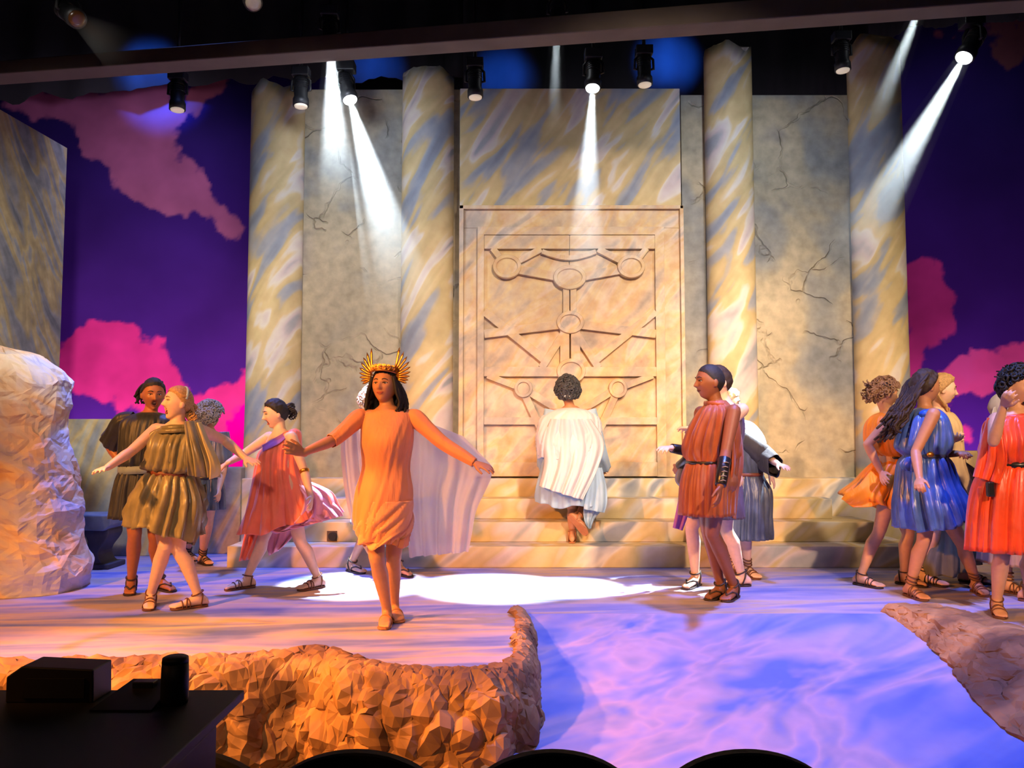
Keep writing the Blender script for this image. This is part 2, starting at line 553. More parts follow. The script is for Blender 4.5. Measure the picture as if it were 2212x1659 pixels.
# leaves: two door leaves, thin, and bands on them
bar(180, 185, 677, 1530, 'door_leaf', 0.035)
bar(679.5, 185, 1190, 1530, 'door_leaf', 0.035)
LY = PY - 0.035
TH = 0.05
def band(u0, v0, u1, v1, w, name='door_band'):
    a, b = Vector((dxu(u0), dz(v0))), Vector((dxu(u1), dz(v1)))
    d = (b - a).normalized()
    n = Vector((-d.y, d.x)) * (w * 0.398 / F * PY / 2)
    th = TH + random.Random(u0 * 7 + v0).uniform(-0.0015, 0.0015)
    pts = [(p.x, LY - th, p.y) for p in (a - n, b - n, b + n, a + n)]
    return G().prism(pts, (0, th + 0.005, 0)).obj(name, M_door, door, bevel=0.004)
band(180, 207, 1190, 207, 45)
band(198, 185, 198, 1530, 36)
band(1165, 185, 1165, 1530, 50)
band(217, 268, 677, 268, 74)
band(679, 268, 1140, 268, 74)
band(217, 965, 1140, 965, 52)
band(217, 1230, 520, 1230, 40)
band(840, 1230, 1140, 1230, 40)
band(217, 1490, 1140, 1490, 76)
for sgn in (-1, 1):
    def U(u):
        return u if sgn < 0 else 1357 - u
    band(U(340), 400, U(262), 300, 34)
    band(U(340), 400, U(525), 305, 36)
    band(U(345), 405, U(678), 465, 48)
    band(U(680), 705, U(217), 762, 46)
    band(U(217), 640, U(545), 905, 44)
    band(U(690), 690, U(525), 945, 40)
    band(U(235), 985, U(430), 1060, 34)
    band(U(428), 1055, U(690), 1215, 40)
    band(U(420), 1055, U(545), 1330, 40)
    band(U(545), 1330, U(678), 1215, 40)
    band(U(545), 1310, U(640), 1460, 40)
band(659, 460, 659, 700, 34)
band(698, 460, 698, 700, 34)
band(650, 700, 650, 960, 50)
band(708, 700, 708, 960, 50)
# shallow hanging arc under the top band
arc = [(530 + (820 - 530) * k / 12, 318 + 34 * math.sin(math.pi * k / 12)) for k in range(13)]
for k in range(12):
    band(arc[k][0] - 1, arc[k][1], arc[k + 1][0] + 1, arc[k + 1][1], 26, 'door_arc_piece')
def ring(u, v, ru, rv, w):
    g = G()
    n = 40
    k = 0.398 / F * PY
    cx, cz = dxu(u), dz(v)
    rows = []
    for i in range(n):
        th = 2 * math.pi * i / n
        for (dr, dy) in ((0, 0.005), (0, -TH - 0.012), (-w * 0.15, -TH - 0.022), (-w * 0.85, -TH - 0.022), (-w, -TH - 0.012), (-w, 0.005)):
            rows.append((cx + (ru + dr) * k * math.cos(th), LY + dy, cz + (rv + dr) * k * math.sin(th)))
    g.add(rows, [(i * 6 + q, i * 6 + (q + 1) % 6, ((i + 1) % n) * 6 + (q + 1) % 6, ((i + 1) % n) * 6 + q) for i in range(n) for q in range(6)])
    o = g.obj('door_ring', M_door, door, bevel=0.0)
    g2 = G().tube([(cx, LY - TH - 0.004, cz), (cx, LY + 0.004, cz)], [(rv * k * 0.9, ru * k * 0.9)] * 2, 36, up=(0, 0, 1))
    g2.obj('ring_disc', M_door, door)
    return o
ring(340, 400, 78, 66, 22)
ring(1010, 400, 76, 64, 22)
ring(678, 458, 90, 68, 24)
ring(680, 700, 75, 62, 22)
ring(683, 962, 78, 68, 22)
ring(428, 1055, 50, 50, 18)
ring(933, 1055, 50, 52, 18)
ring(680, 1240, 60, 56, 18)

# low walls at both sides
def low_wall(name, xa, xb, ytop, y, mat, label):
    a, b = P(xa, ytop, y), P(xb, ytop, y)
    o = G().box((a.x, y, 0), (b.x, y + 0.25, a.z)).obj(name, mat, bevel=0.008)
    return tag(o, label, 'wall')
M_low = streaks('low_wall_paint', [(0.32, srgb(132, 138, 150)), (0.42, srgb(158, 150, 138)), (0.48, srgb(182, 158, 116)), (0.54, srgb(196, 172, 126)), (0.6, srgb(176, 170, 156)), (0.7, srgb(140, 144, 152))], rot=(0, math.radians(-68), 0), scale=(0.5, 1, 2.6), nscale=1.4, dist=0.5, seed=6.0)
low_wall('low_wall', 40, 372, 905, 8.5, M_low, 'low streaked painted wall behind the bench at left')
low_wall('low_wall', 372, 521, 1010, 8.66, M_low, 'lower painted wall block between leftmost column and dark tunic group')
low_wall('low_wall', 1963, 2086, 1005, 8.66, M_low, 'low painted wall block right of the rightmost column')
low_wall('low_wall', 2086, 2330, 974, 8.6, M_low, 'low painted wall at far right behind the orange tunic')

# wing flat at left
a = P(145, 320, 9.3)
zt = a.z
y_near = 6.6
xn = P(0, 235, 8.18).x - 0.10
g = G()
g.prism([(a.x, 9.3, 0), (a.x, 9.3, zt), (xn, y_near, zt), (xn, y_near, 0)], (-0.1, 0, 0))
o = g.obj('wing_flat', M_flat)
tag(o, 'tall streaked grey and ochre scenery flat at left edge', 'scenery flat')

# ------------------------------------------------------------------ painted sky drop
def poly_sd(px, py, poly):
    """signed distance (inside positive) of points to polygon"""
    poly = np.array(poly, float)
    n = len(poly)
    dist = np.full(px.shape, 1e9)
    inside = np.zeros(px.shape, bool)
    for i in range(n):
        ax, ay = poly[i]
        bx, by = poly[(i + 1) % n]
        ex, ey = bx - ax, by - ay
        wx_, wy_ = px - ax, py - ay
        t = np.clip((wx_ * ex + wy_ * ey) / (ex * ex + ey * ey), 0, 1)
        dist = np.minimum(dist, (wx_ - ex * t) ** 2 + (wy_ - ey * t) ** 2)
        cond = ((ay > py) != (by > py))
        xi = (bx - ax) * (py - ay) / ((by - ay) if by != ay else 1e-9) + ax
        inside ^= cond & (px < xi)
    d = np.sqrt(dist)
    return np.where(inside, d, -d)

BY = 11.0
clouds_l = [
    ([(20, 230), (110, 190), (380, 150), (385, 235), (400, 300), (440, 400), (490, 440), (533, 478), (500, 510), (440, 480), (340, 440), (260, 420), (200, 350), (180, 290), (100, 250)], srgb(168, 92, 130)),
    ([(408, 190), (440, 165), (475, 180), (465, 215), (430, 245), (408, 225)], srgb(150, 78, 96)),
    ([(120, 730), (160, 690), (215, 690), (270, 680), (330, 730), (400, 810), (440, 850), (480, 815), (540, 800), (560, 1100), (380, 1100), (330, 910), (240, 870), (120, 850)], srgb(226, 52, 140)),
    ([(485, 905), (560, 890), (560, 1040), (470, 1040)], srgb(255, 0, 160)),
]
clouds_r = [
    ([(1940, 575), (1990, 560), (2050, 600), (2080, 650), (2060, 700), (2030, 740), (1990, 800), (1940, 830)], srgb(196, 56, 130)),
    ([(1990, 815), (2080, 790), (2120, 760), (2180, 745), (2300, 740), (2300, 850), (2200, 850), (2110, 865), (2040, 860), (1990, 850)], srgb(238, 80, 150)),
    ([(2030, 70), (2080, 55), (2075, 110), (2050, 100)], srgb(150, 78, 96)),
    ([(2150, 40), (2260, 30), (2260, 130), (2180, 150), (2160, 110)], srgb(120, 74, 80)),
    ([(2060, 930), (2085, 915), (2090, 950), (2065, 960)], srgb(214, 60, 140)),
]
def sky_part(x0, x1, clouds, res):
    nx = int((x1 - x0) / res)
    z0, z1 = -0.2, 7.4
    nz_ = int((z1 - z0) / res)
    X, Z = np.meshgrid(np.linspace(x0, x1, nx), np.linspace(z0, z1, nz_))
    verts = np.stack([X.ravel(), np.full(X.size, BY), Z.ravel()], 1)
    # pixel frame of the painter's sketch
    k = np.array(Z) - CZ
    c, s = math.cos(TILT), math.sin(TILT)
    dep = BY * c + k * s
    px = 1106 + F * X / dep
    py = 829.5 - F * (k * c - BY * s) / dep
    nn = np.array([[mnoise.fractal(Vector((x * 2.2, 3.3, z * 2.2)), 1.0, 2.0, 5) for x in X[0]] for z in Z[:, 0]])
    n2 = np.array([[mnoise.fractal(Vector((x * 0.9, 8.1, z * 0.9)), 1.0, 2.0, 4) for x in X[0]] for z in Z[:, 0]])
    t = np.clip((py - 250) / 750, 0, 1)[..., None]
    lo, hi = np.array(srgb(44, 30, 96)[:3]), np.array(srgb(92, 36, 150)[:3])
    col = lo * (1 - t) + hi * t
    col = col * (1 + 0.25 * n2[..., None])
    for poly, cc in clouds:
        d = poly_sd(px, py, poly) + nn * 34
        a = np.clip(d / 9 + 0.2, 0, 1)[..., None]
        body = np.array(cc[:3]) * (1 + 0.35 * np.clip(n2 + 0.5 * nn, -1, 1)[..., None])
        col = col * (1 - a) + np.clip(body, 0, 1) * a
    me = bpy.data.meshes.new('sky_drop')
    me.from_pydata(verts.tolist(), [], grid_faces(nx, nz_))
    ca = me.color_attributes.new('paint', 'FLOAT_COLOR', 'POINT')
    rgba = np.concatenate([np.clip(col, 0, 1).reshape(-1, 3), np.ones((X.size, 1))], 1)
    ca.data.foreach_set('color', rgba.astype(np.float32).ravel())
    return me
M_sky, nt, bs = new_mat('painted_sky_cloth')
at = nt.nodes.new('ShaderNodeAttribute')
at.attribute_name = 'paint'
nt.links.new(at.outputs['Color'], bs.inputs['Base Color'])
bs.inputs['Roughness'].default_value = 0.9
bs.inputs['Specular IOR Level'].default_value = 0.0
for (xa, xb, cl, lab) in ((-8.6, -2.2, clouds_l, 'purple painted sky cloth with pink clouds at left'), (4.2, 8.9, clouds_r, 'purple painted sky cloth with pink clouds at right')):
    me = sky_part(xa, xb, cl, 0.026)
    me.materials.append(M_sky)
    o = bpy.data.objects.new('sky_drop', me)
    COL.objects.link(o)
    md = o.modifiers.new('thickness', 'SOLIDIFY')
    md.thickness = 0.01
    tag(o, lab, 'backdrop')

# black border cloth with uneven lower edge
def border(pts, y, name, label, ztop=8.8):
    v = []
    n = 90
    xs = [p[0] for p in pts]
    zs = [p[1] for p in pts]
    rnd = random.Random(3)
    for i in range(n):
        px = xs[0] + (xs[-1] - xs[0]) * i / (n - 1)
        py = float(np.interp(px, xs, zs)) + 5 * math.sin(px * 0.05) + rnd.uniform(-3, 3)
        b = P(px, py, y)
        fold = 0.05 * math.sin(px * 0.06)
        for k in range(6):
            v.append((b.x, y + fold * (1 - 0.2 * k), b.z + (ztop - b.z) * k / 5))
    f = [(i * 6 + k, (i + 1) * 6 + k, (i + 1) * 6 + k + 1, i * 6 + k + 1) for i in range(n - 1) for k in range(5)]
    o = mesh_obj(name, v, f, M_border, None, True)
    md = o.modifiers.new('thickness', 'SOLIDIFY')
    md.thickness = 0.015
    return tag(o, label, 'curtain')
border([(-300, 220), (60, 216), (95, 204), (180, 206), (300, 190), (380, 182), (540, 172), (1000, 170)], 10.5, 'border_curtain', 'black border curtain hanging above the left sky cloth')
border([(1000, 230), (1500, 230), (1700, 230), (1880, 230)], 10.45, 'border_curtain', 'black border curtain behind the carved door wall')
border([(1870, 90), (1980, 60), (2030, 52), (2400, 30)], 10.5, 'border_curtain', 'black border curtain hanging above the right sky cloth')

# cyclorama lamps standing on the floor behind the low walls
for (xx, w, pw) in ((-5.2, 4.2, 52), (6.3, 3.6, 52)):
    area('cyc_ground_light', (xx, 9.75, 0.25), (xx, 11.0, 1.9), pw, (1.0, 0.72, 0.95), w, 0.2)

# ------------------------------------------------------------------ beam, pipes, lamps, haze
b0, b1 = P(-120, 141, 7.2), P(2330, -8, 6.35)
c0, c1 = P(-120, 168, 7.2), P(2330, -62, 6.35)
g = G()
lo0, lo1 = P(-120, 168, 7.2), P(2330, -8, 6.35)
hi0, hi1 = P(-120, 140, 7.2), P(2330, -58, 6.35)
g.prism([lo0, lo1, hi1, hi0], (0.0, 0.22, 0))
o = g.obj('ceiling_beam', M_beam, bevel=0.01)
tag(o, 'long slanting brown grey beam across the top above the stage', 'beam')
spot('beam_wash', (-0.5, 2.5, 1.0 + 3.2), (1.4, 6.7, 4.9), 16, (1.0, 0.85, 0.72), 75, 1.0, 0.2)

def pipe(y, z, xa, xb, label):
    o = G().tube([(xa, y, z), (xb, y, z)], 0.025, 14).obj('lighting_pipe', M_blackmetal, None, True)
    return tag(o, label, 'pipe')


M_lens_off = plain('glass_lens', (0.25, 0.24, 0.22, 1), 0.1)


def lens_mat(name, col, e):
    return plain(name, col, 0.2, emit=(col, e))


def stage_lamp(px, py, y, aim, pipe_z, label, scale=1.0, lit=None, name='stage_lamp', px_pipe=None):
    """moving head lamp: base clamp on pipe, yoke, barrel, lens; (px,py) is the lens"""
    L = P(px, py, y)
    d = (Vector(aim) - L).normalized()
    body = 0.34 * scale
    r = 0.075 * scale
    back = L - d * body
    mid = L - d * body * 0.55
    t = empty(name, back)
    tag(t, label, 'stage light', 'hanging stage lights')
    g = G()
    g.tube([back, back + d * 0.03 * scale, back + d * 0.12 * scale, back + d * 0.22 * scale, back + d * 0.25 * scale, L - d * 0.015], [r * 0.7, r * 0.95, r, r * 0.92, r * 1.12, r * 1.12], 20)
    bod = g.obj('lamp_body', M_blackmetal, t, True)
    for k in range(4):
        q = back + d * (0.05 + 0.025 * k) * scale
        G().tube([q, q + d * 0.008 * scale], r * 1.06, 20).obj('cooling_fin', M_blackmetal, t)
    lens = G().tube([L - d * 0.02, L - d * 0.004, L], [r * 0.95, r * 0.9, r * 0.5], 20)
    lens.obj('lens', lit or M_lens_off, t, True)
    # yoke
    side = d.cross(Vector((0, 0, 1)))
    side = side.normalized() if side.length > 0.1 else Vector((1, 0, 0))
    top = Vector((mid.x, mid.y, mid.z + r * 2.1))
    for s in (-1, 1):
        g = G().tube([mid + side * s * r * 1.0, mid + side * s * r * 1.35, Vector((mid.x, mid.y, mid.z + r * 1.4)) + side * s * r * 1.3, top + side * s * r * 0.5], 0.014 * scale, 8)
        g.obj('yoke_arm', M_blackmetal, t, True)
    g = G().box((top.x - r * 1.2, top.y - r * 0.9, top.z - 0.01), (top.x + r * 1.2, top.y + r * 0.9, top.z + 0.09 * scale))
    g.obj('base_box', M_blackmetal, t, bevel=0.01)
    if pipe_z > top.z:
        g = G().tube([(top.x, top.y, top.z + 0.05 * scale), (top.x, top.y, pipe_z + 0.03)], 0.018, 8)
        g.obj('clamp', M_blackmetal, t, True)
    return L, d

hot = PZ(1075, 1268)
W_LENS = lens_mat('lit_white_lens', (0.92, 0.97, 1.0, 1), 14.0)
A_LENS = lens_mat('warm_glint_lens', (1.0, 0.85, 0.65, 1), 0.3)  # weak emission stands in for a glint on the unlit lenses
S_LENS = lens_mat('amber_lens', (0.05, 0.018, 0.006, 1), 0.1)

pz = 5.75
pipe(8.0, pz, -4.6, 6.0, 'long black lighting pipe above the carved door wall')
lamps_dark = [(650, 232, 'dark hanging stage light above the leftmost column'),
              (383, 240, 'dark hanging stage light in front of the left pink cloud'),
              (1027, 213, 'dark hanging stage light above left corner of carved door wall'),
              (1393, 186, 'dark hanging stage light above right corner of carved door wall'),
              (1821, 155, 'dark hanging stage light between the two right columns')]
for (x, y, lab) in lamps_dark:
    q = P(x, y, 8.0)
    stage_lamp(x, y, 8.0, q + Vector((0.03, -0.04, -1.0)), pz, lab, 0.95, A_LENS)
q = P(1990, 60, 7.2)

# lit lamps with real spots and haze in their beams
def haze_cone(apex, d, half_deg, r0, length, dens, label, seed):
    n, m = 28, 14
    t = d.orthogonal().normalized()
    b = d.cross(t)
    tn = math.tan(math.radians(half_deg))
    v = []
    for j in range(m + 1):
        s = length * j / m
        for i in range(n):
            th = 2 * math.pi * i / n
            v.append(apex + d * (s + 0.01) + (t * math.cos(th) + b * math.sin(th)) * (r0 + s * tn))
    f = grid_faces(n, m + 1, True) + [tuple(range(n - 1, -1, -1)), tuple(m * n + i for i in range(n))]
    mt = bpy.data.materials.new('stage_haze')
    mt.use_nodes = True
    nt = mt.node_tree
    nt.nodes.remove(nt.nodes['Principled BSDF'])
    out = nt.nodes['Material Output']
    vs = nt.nodes.new('ShaderNodeVolumeScatter')
    geo = nt.nodes.new('ShaderNodeNewGeometry')
    dst = nt.nodes.new('ShaderNodeVectorMath')
    dst.operation = 'DISTANCE'
    dst.inputs[1].default_value = tuple(apex)
    nt.links.new(geo.outputs['Position'], dst.inputs[0])
    mr = nt.nodes.new('ShaderNodeMapRange')
    mr.interpolation_type = 'SMOOTHSTEP'
    mr.inputs['From Min'].default_value = length * 0.25
    mr.inputs['From Max'].default_value = length
    mr.inputs['To Min'].default_value = dens
    mr.inputs['To Max'].default_value = 0.0
    nt.links.new(dst.outputs['Value'], mr.inputs['Value'])
    nt.links.new(mr.outputs['Result'], vs.inputs['Density'])
    vs.inputs['Anisotropy'].default_value = 0.0
    nt.links.new(vs.outputs['Volume'], out.inputs['Volume'])
    o = mesh_obj('haze_shaft', v, f, mt)
    return tag(o, label, 'haze', kind='stuff')

def beam_lamp(px, py, y, tx, ty, power, ang, dens, length, label, hlabel, scale=1.0, col=(0.80, 0.93, 1.0), visible=True, seed=0):
    aim = PZ(tx, ty)
    if visible:
        L, d = stage_lamp(px, py, y, aim, pz if y < 8.2 else pz, label, scale, W_LENS)
    else:
        L, d = stage_lamp(px, py, y, aim, pz, label, scale, W_LENS)
    apex = L + d * 0.03 - d * 0.12
    s = spot('lamp_beam', L + d * 0.02, aim, power * 1.8, col, ang * 2, 0.35, 0.03)
    haze_cone(L + d * 0.03, d, ang * 1.05, 0.07 * scale, length, dens * 0.62, hlabel, seed)
    return s

beam_lamp(757, 218, 8.0, 1060, 1268, 4600, 8.0, 0.34, 2.6, 'lit hanging stage light over the left wall panel', 'pale white light shaft from lamp over the left wall panel')
beam_lamp(1280, 193, 8.0, 1225, 1268, 3000, 6.0, 0.32, 2.6, 'lit hanging stage light over the carved door wall', 'pale white light shaft in front of the carved door')
beam_lamp(2081, 127, 7.6, 1420, 1268, 5200, 5.5, 0.32, 2.6, 'lit hanging stage light in front of the right sky', 'long slanting light shaft crossing the rightmost column', 1.1)
beam_lamp(714, 100, 8.0, 770, 1262, 4600, 7.5, 0.36, 1.9, 'hanging stage light hidden above the beam at left', 'wide pale light shaft coming from under the beam at left')
beam_lamp(1203, 62, 8.0, 1165, 1262, 1300, 4.0, 0.22, 1.2, 'hanging stage light hidden above the beam in the middle', 'faint light shaft under the beam above the carved door')
beam_lamp(1992, 6, 7.6, 1480, 1270, 3000, 4.0, 0.22, 1.6, 'hanging stage light hidden above the beam at right', 'faint slanting light shaft at the top of rightmost column')

# blue glow lamps lighting the border cloth
for (px, py, pw) in ((320, 150, 1500), (800, 150, 1000), (1085, 165, 900), (1440, 130, 1500)):
    t = P(px, py, 10.5)
    spot('blue_border_lamp', (t.x, 9.45, t.z - 0.1), (t.x, 10.5, t.z - 0.05), pw * 0.28, (0.02, 0.15, 1.0), 54, 1.0, 0.05)

# lamps near the ceiling in front
pipe(5.6, 4.95, -4.2, 0.6, 'black lighting pipe near the top left corner')
stage_lamp(168, 42, 5.6, P(290, 130, 5.2), 4.95, 'tilted stage light with orange glow in top left corner', 0.85, S_LENS)
stage_lamp(548, 8, 5.6, P(600, 120, 5.2), 4.95, 'dark tilted stage light at top edge left of centre', 0.8, M_lens_off)
L = P(168, 42, 5.6)
dd = (P(290, 130, 5.2) - L).normalized()
spot('amber_top_beam', L + dd * 0.02, L + dd, 7, (1.0, 0.35, 0.1), 16, 0.5, 0.03)
haze_cone(L + dd * 0.03, dd, 8.5, 0.06, 0.8, 0.12, 'faint brown light shaft in the top left corner', 5)

# ------------------------------------------------------------------ rocks
def facet(verts, tris, amp, levels, seed):
    """split every triangle in four a few times, pushing the new corners in and out: crumpled muslin"""
    rnd = random.Random(seed)
    V = [Vector(v) for v in verts]
    for lv in range(levels):
        mid = {}
        out = []
        for (a, b, c_) in tris:
            n = (V[b] - V[a]).cross(V[c_] - V[a])
            n = n.normalized() if n.length > 1e-12 else UP0
            ids = []
            for (i, j) in ((a, b), (b, c_), (c_, a)):
                key = (min(i, j), max(i, j))
                if key not in mid:
                    L = (V[i] - V[j]).length
                    V.append((V[i] + V[j]) / 2 + n * rnd.uniform(-1, 1) * min(amp, 0.16 * L))
                    mid[key] = len(V) - 1
                ids.append(mid[key])
            x, y, z = ids
            out += [(a, x, z), (x, b, y), (z, y, c_), (x, y, z)]
        tris = out
        amp *= 0.5
    return V, tris


UP0 = Vector((0, 0, 1))


def rock_sheet(name, fn, nu, nv, mat, label, cat, thick=0.05, flip=False, jit=0.33, push=0.05, levels=2, seed=5):
    rnd = random.Random(seed)
    v = []
    for j in range(nv):
        for i in range(nu):
            du = rnd.uniform(-jit, jit) if 0 < i < nu - 1 else 0
            dv = rnd.uniform(-jit, jit) if 0 < j < nv - 1 else 0
            u, w = (i + du) / (nu - 1), (j + dv) / (nv - 1)
            p, n, k = fn(u, w)
            v.append(p + n * rnd.uniform(-push, push) * k)
    t = []
    for q in grid_faces(nu, nv):
        if flip:
            q = q[::-1]
        if rnd.random() < 0.5:
            t += [(q[0], q[1], q[2]), (q[0], q[2], q[3])]
        else:
            t += [(q[0], q[1], q[3]), (q[1], q[2], q[3])]
    v, t = facet(v, t, push * 0.5, levels, seed)
    o = mesh_obj(name, v, t, mat, None, False)
    md = o.modifiers.new('thickness', 'SOLIDIFY')
    md.thickness = thick
    md.offset = -1
    return tag(o, label, cat)

_rd = random.Random(12)
FOLDS = []
for _k in range(8):
    _d = Vector((_rd.gauss(0, 1), _rd.gauss(0, 1), _rd.gauss(0, 1))).normalized()
    FOLDS.append((_d, 0.75 * 1.5 ** _k, _rd.uniform(0, 1)))


def crag(p, sc, off):
    """crumpled muslin: sum of creased (triangle) folds in many directions, gently warped"""
    q = Vector(p) + Vector((off, off * 0.7, off * 1.3))
    w = mnoise.noise_vector(q * 1.1) * 0.16
    q = q + w
    h = 0.0
    for i, (d, f, ph) in enumerate(FOLDS):
        t = (q.dot(d) * f * sc * 0.45 + ph) % 1.0
        amp = 1.0 / (1.33 ** i)
        m = max(0.0, 0.55 + 0.9 * mnoise.noise(q * 0.9 + Vector((i * 7.0, 0, 0))))
        h += amp * m * (abs(2 * t - 1) - 0.5)
    return 0.22 + 0.42 * h

# front left ledge: profile from deck to lip to face to pit, swept along x, then around the corner by the ramp
prof = [(0.00, 0.15, 0.006), (0.10, 0.08, 0.008), (0.20, 0.02, -0.005), (0.30, -0.02, -0.06), (0.46, -0.06, -0.16), (0.7, -0.10, -0.34), (1.0, -0.06, PIT - 0.07)]
def ledge_path(u):
    # (x, y, nx, ny): runs from far left along the front, round the corner, back along the ramp
    pts = [(-6.0, 4.34), (-3.2, 4.36), (-2.2, 4.33), (-1.55, 4.36), (-1.12, 4.50), (-0.82, 4.26), (-0.45, 4.14), (-0.1, 4.16), (0.05, 4.34), (0.09, 4.7), (0.08, 5.1), (0.10, 5.45), (0.06, 5.80)]
    k = u * (len(pts) - 1)
    i = min(int(k), len(pts) - 2)
    t = k - i
    x = pts[i][0] * (1 - t) + pts[i + 1][0] * t
    y = pts[i][1] * (1 - t) + pts[i + 1][1] * t
    dx, dy = pts[i + 1][0] - pts[i][0], pts[i + 1][1] - pts[i][1]
    return x, y, dx, dy
def ledge(u, v):
    x, y, dx, dy = ledge_path(u)
    e = 0.035
    x2, y2, dx2, dy2 = ledge_path(min(1, u + e))
    x0, y0, dx0, dy0 = ledge_path(max(0, u - e))
    t = Vector((x2 - x0, y2 - y0, 0)).normalized()
    n = Vector((t.y, -t.x, 0))          # outward
    vs = [p[0] for p in prof]
    inn = float(np.interp(v, vs, [p[1] for p in prof]))
    z = float(np.interp(v, vs, [p[2] for p in prof]))
    corner = u > 0.62
    if corner:
        kk = min(1, (u - 0.62) / 0.1)
        inn *= (1 - 0.62 * kk)
        zr = ramp_z(y) - 0.06
        if z < 0:
            z = z * (1 - kk) + max(z, zr) * kk if zr > z else z
            z = max(z, zr) * kk + z * (1 - kk)
    p = Vector((x, y, z)) - n * inn
    am = min(1.0, max(0.0, (v - 0.12) / 0.3))
    am *= (0.5 * (1 - 0.8 * max(0.0, (u - 0.8) / 0.2))) if corner else 1.0
    # the hump left of centre rising over the deck
    h = math.exp(-((p.x + 1.02) / 0.26) ** 2) * max(0.0, 1 - abs(v - 0.28) / 0.4)
    p.z += 0.07 * h
    h2 = math.exp(-((p.x + 1.75) / 0.3) ** 2) * max(0.0, 1 - abs(v - 0.3) / 0.4)
    p.z += 0.035 * h2
    if v < 0.02:
        p.z = 0.004
    p = p + n * am * 0.10 * (crag((p.x, p.y * 0.6, p.z), 1.5, 3.0) - 0.22)
    return p, (n + UP0 * (0.5 if v < 0.5 else 0.1)).normalized(), am * (1.0 if v < 0.97 else 0.0)
rock_sheet('rock_ledge', ledge, 70, 9, M_rock, 'craggy orange brown rock ledge along the stage front', 'rock', push=0.05)

def bank(u, v):
    y = 5.85 - 2.6 * u
    xr = RX + 0.06 * math.sin(u * 9) + 0.03
    xt = RX + 0.02 + 0.55 * min(1, u * 2.2) + 0.05 * math.sin(u * 13 + 1)
    zb = ramp_z(y) - 0.03
    x = xr + (xt - xr) * min(1, v / 0.75) + max(0, v - 0.75) * 1.2
    z = zb + (0.012 - zb) * min(1, v / 0.75)
    p = Vector((x, y, z))
    am = math.sin(math.pi * min(1, v / 0.8)) * min(1, 0.15 + u * 2)
    p.z += am * 0.06 * (crag(p, 1.5, 1.0) - 0.2)
    if v > 0.78:
        p.z = 0.006
    return p, Vector((-0.6, -0.2, 0.75)), am
rock_sheet('rock_bank', bank, 26, 9, M_rock, 'tan rocky bank at the right side of the ramp', 'rock', flip=True, push=0.028)

# boulder at left: pale painted rock with hunched top
def boulder():
    y0 = 6.75
    prof = [(1285, -190, 172), (1240, -190, 182), (1190, -190, 165), (1150, -190, 158), (1120, -190, 164), (1050, -190, 150), (1000, -190, 138), (960, -190, 125), (920, -180, 128), (880, -170, 136), (850, -160, 138), (820, -150, 120), (795, -120, 80), (780, -70, 40), (774, -30, 10)]
    n = 26
    m = 22
    rb = random.Random(4)
    ys = [p[0] for p in prof][::-1]
    v = []
    for j in range(m):
        py = 1285 + (774 - 1285) * j / (m - 1)
        xl = float(np.interp(py, ys, [p[1] for p in prof][::-1]))
        xr = float(np.interp(py, ys, [p[2] for p in prof][::-1]))
        a, b = P(xl, py, y0), P(xr, py, y0)
        cx, rx = (a.x + b.x) / 2, (b.x - a.x) / 2
        k = j / (m - 1)
        ry = 0.46 * (1 - 0.25 * k) * (1.0 if k < 0.85 else math.sqrt(max(0.0, 1 - ((k - 0.85) / 0.15) ** 2)) * 0.98 + 0.02)
        z = (a.z + b.z) / 2
        z = max(0.0, (z - P(0, 1285, y0).z) * 1.02)
        for i in range(n):
            th = 2 * math.pi * i / n
            x = cx + rx * math.copysign(abs(math.cos(th)) ** 0.8, math.cos(th))
            y = y0 + ry * math.copysign(abs(math.sin(th)) ** 0.8, math.sin(th))
            p = Vector((x, y, z))
            o = Vector((math.cos(th), math.sin(th), 0.2))
            am = 0.02 if k > 0.97 else 1.0
            if 0 < j < m - 1:
                p.z += rb.uniform(-0.02, 0.02)
            p += o * am * (0.10 * (crag(p, 1.4, 2.0) - 0.16) + rb.uniform(-0.02, 0.02))
            if j == 0:
                p.z = 0.0
            v.append(p)
    f = grid_faces(n, m, True) + [tuple(range(n - 1, -1, -1)), tuple((m - 1) * n + i for i in range(n))]
    t = []
    for q in f[:-2]:
        t += [(q[0], q[1], q[2]), (q[0], q[2], q[3])] if rb.random() < 0.5 else [(q[0], q[1], q[3]), (q[1], q[2], q[3])]
    v.append(Vector((sum(p.x for p in v[-n:]) / n, y0, v[-1].z + 0.005)))
    t += [((m - 1) * n + i, (m - 1) * n + (i + 1) % n, len(v) - 1) for i in range(n)]
    v, t = facet(v, t, 0.011, 2, 8)
    for p in v:
        p.z = max(0.0, p.z)
    o = mesh_obj('boulder', v, t, M_boulder)
    tag(o, 'tall pale painted boulder standing at the left edge', 'rock')
boulder()

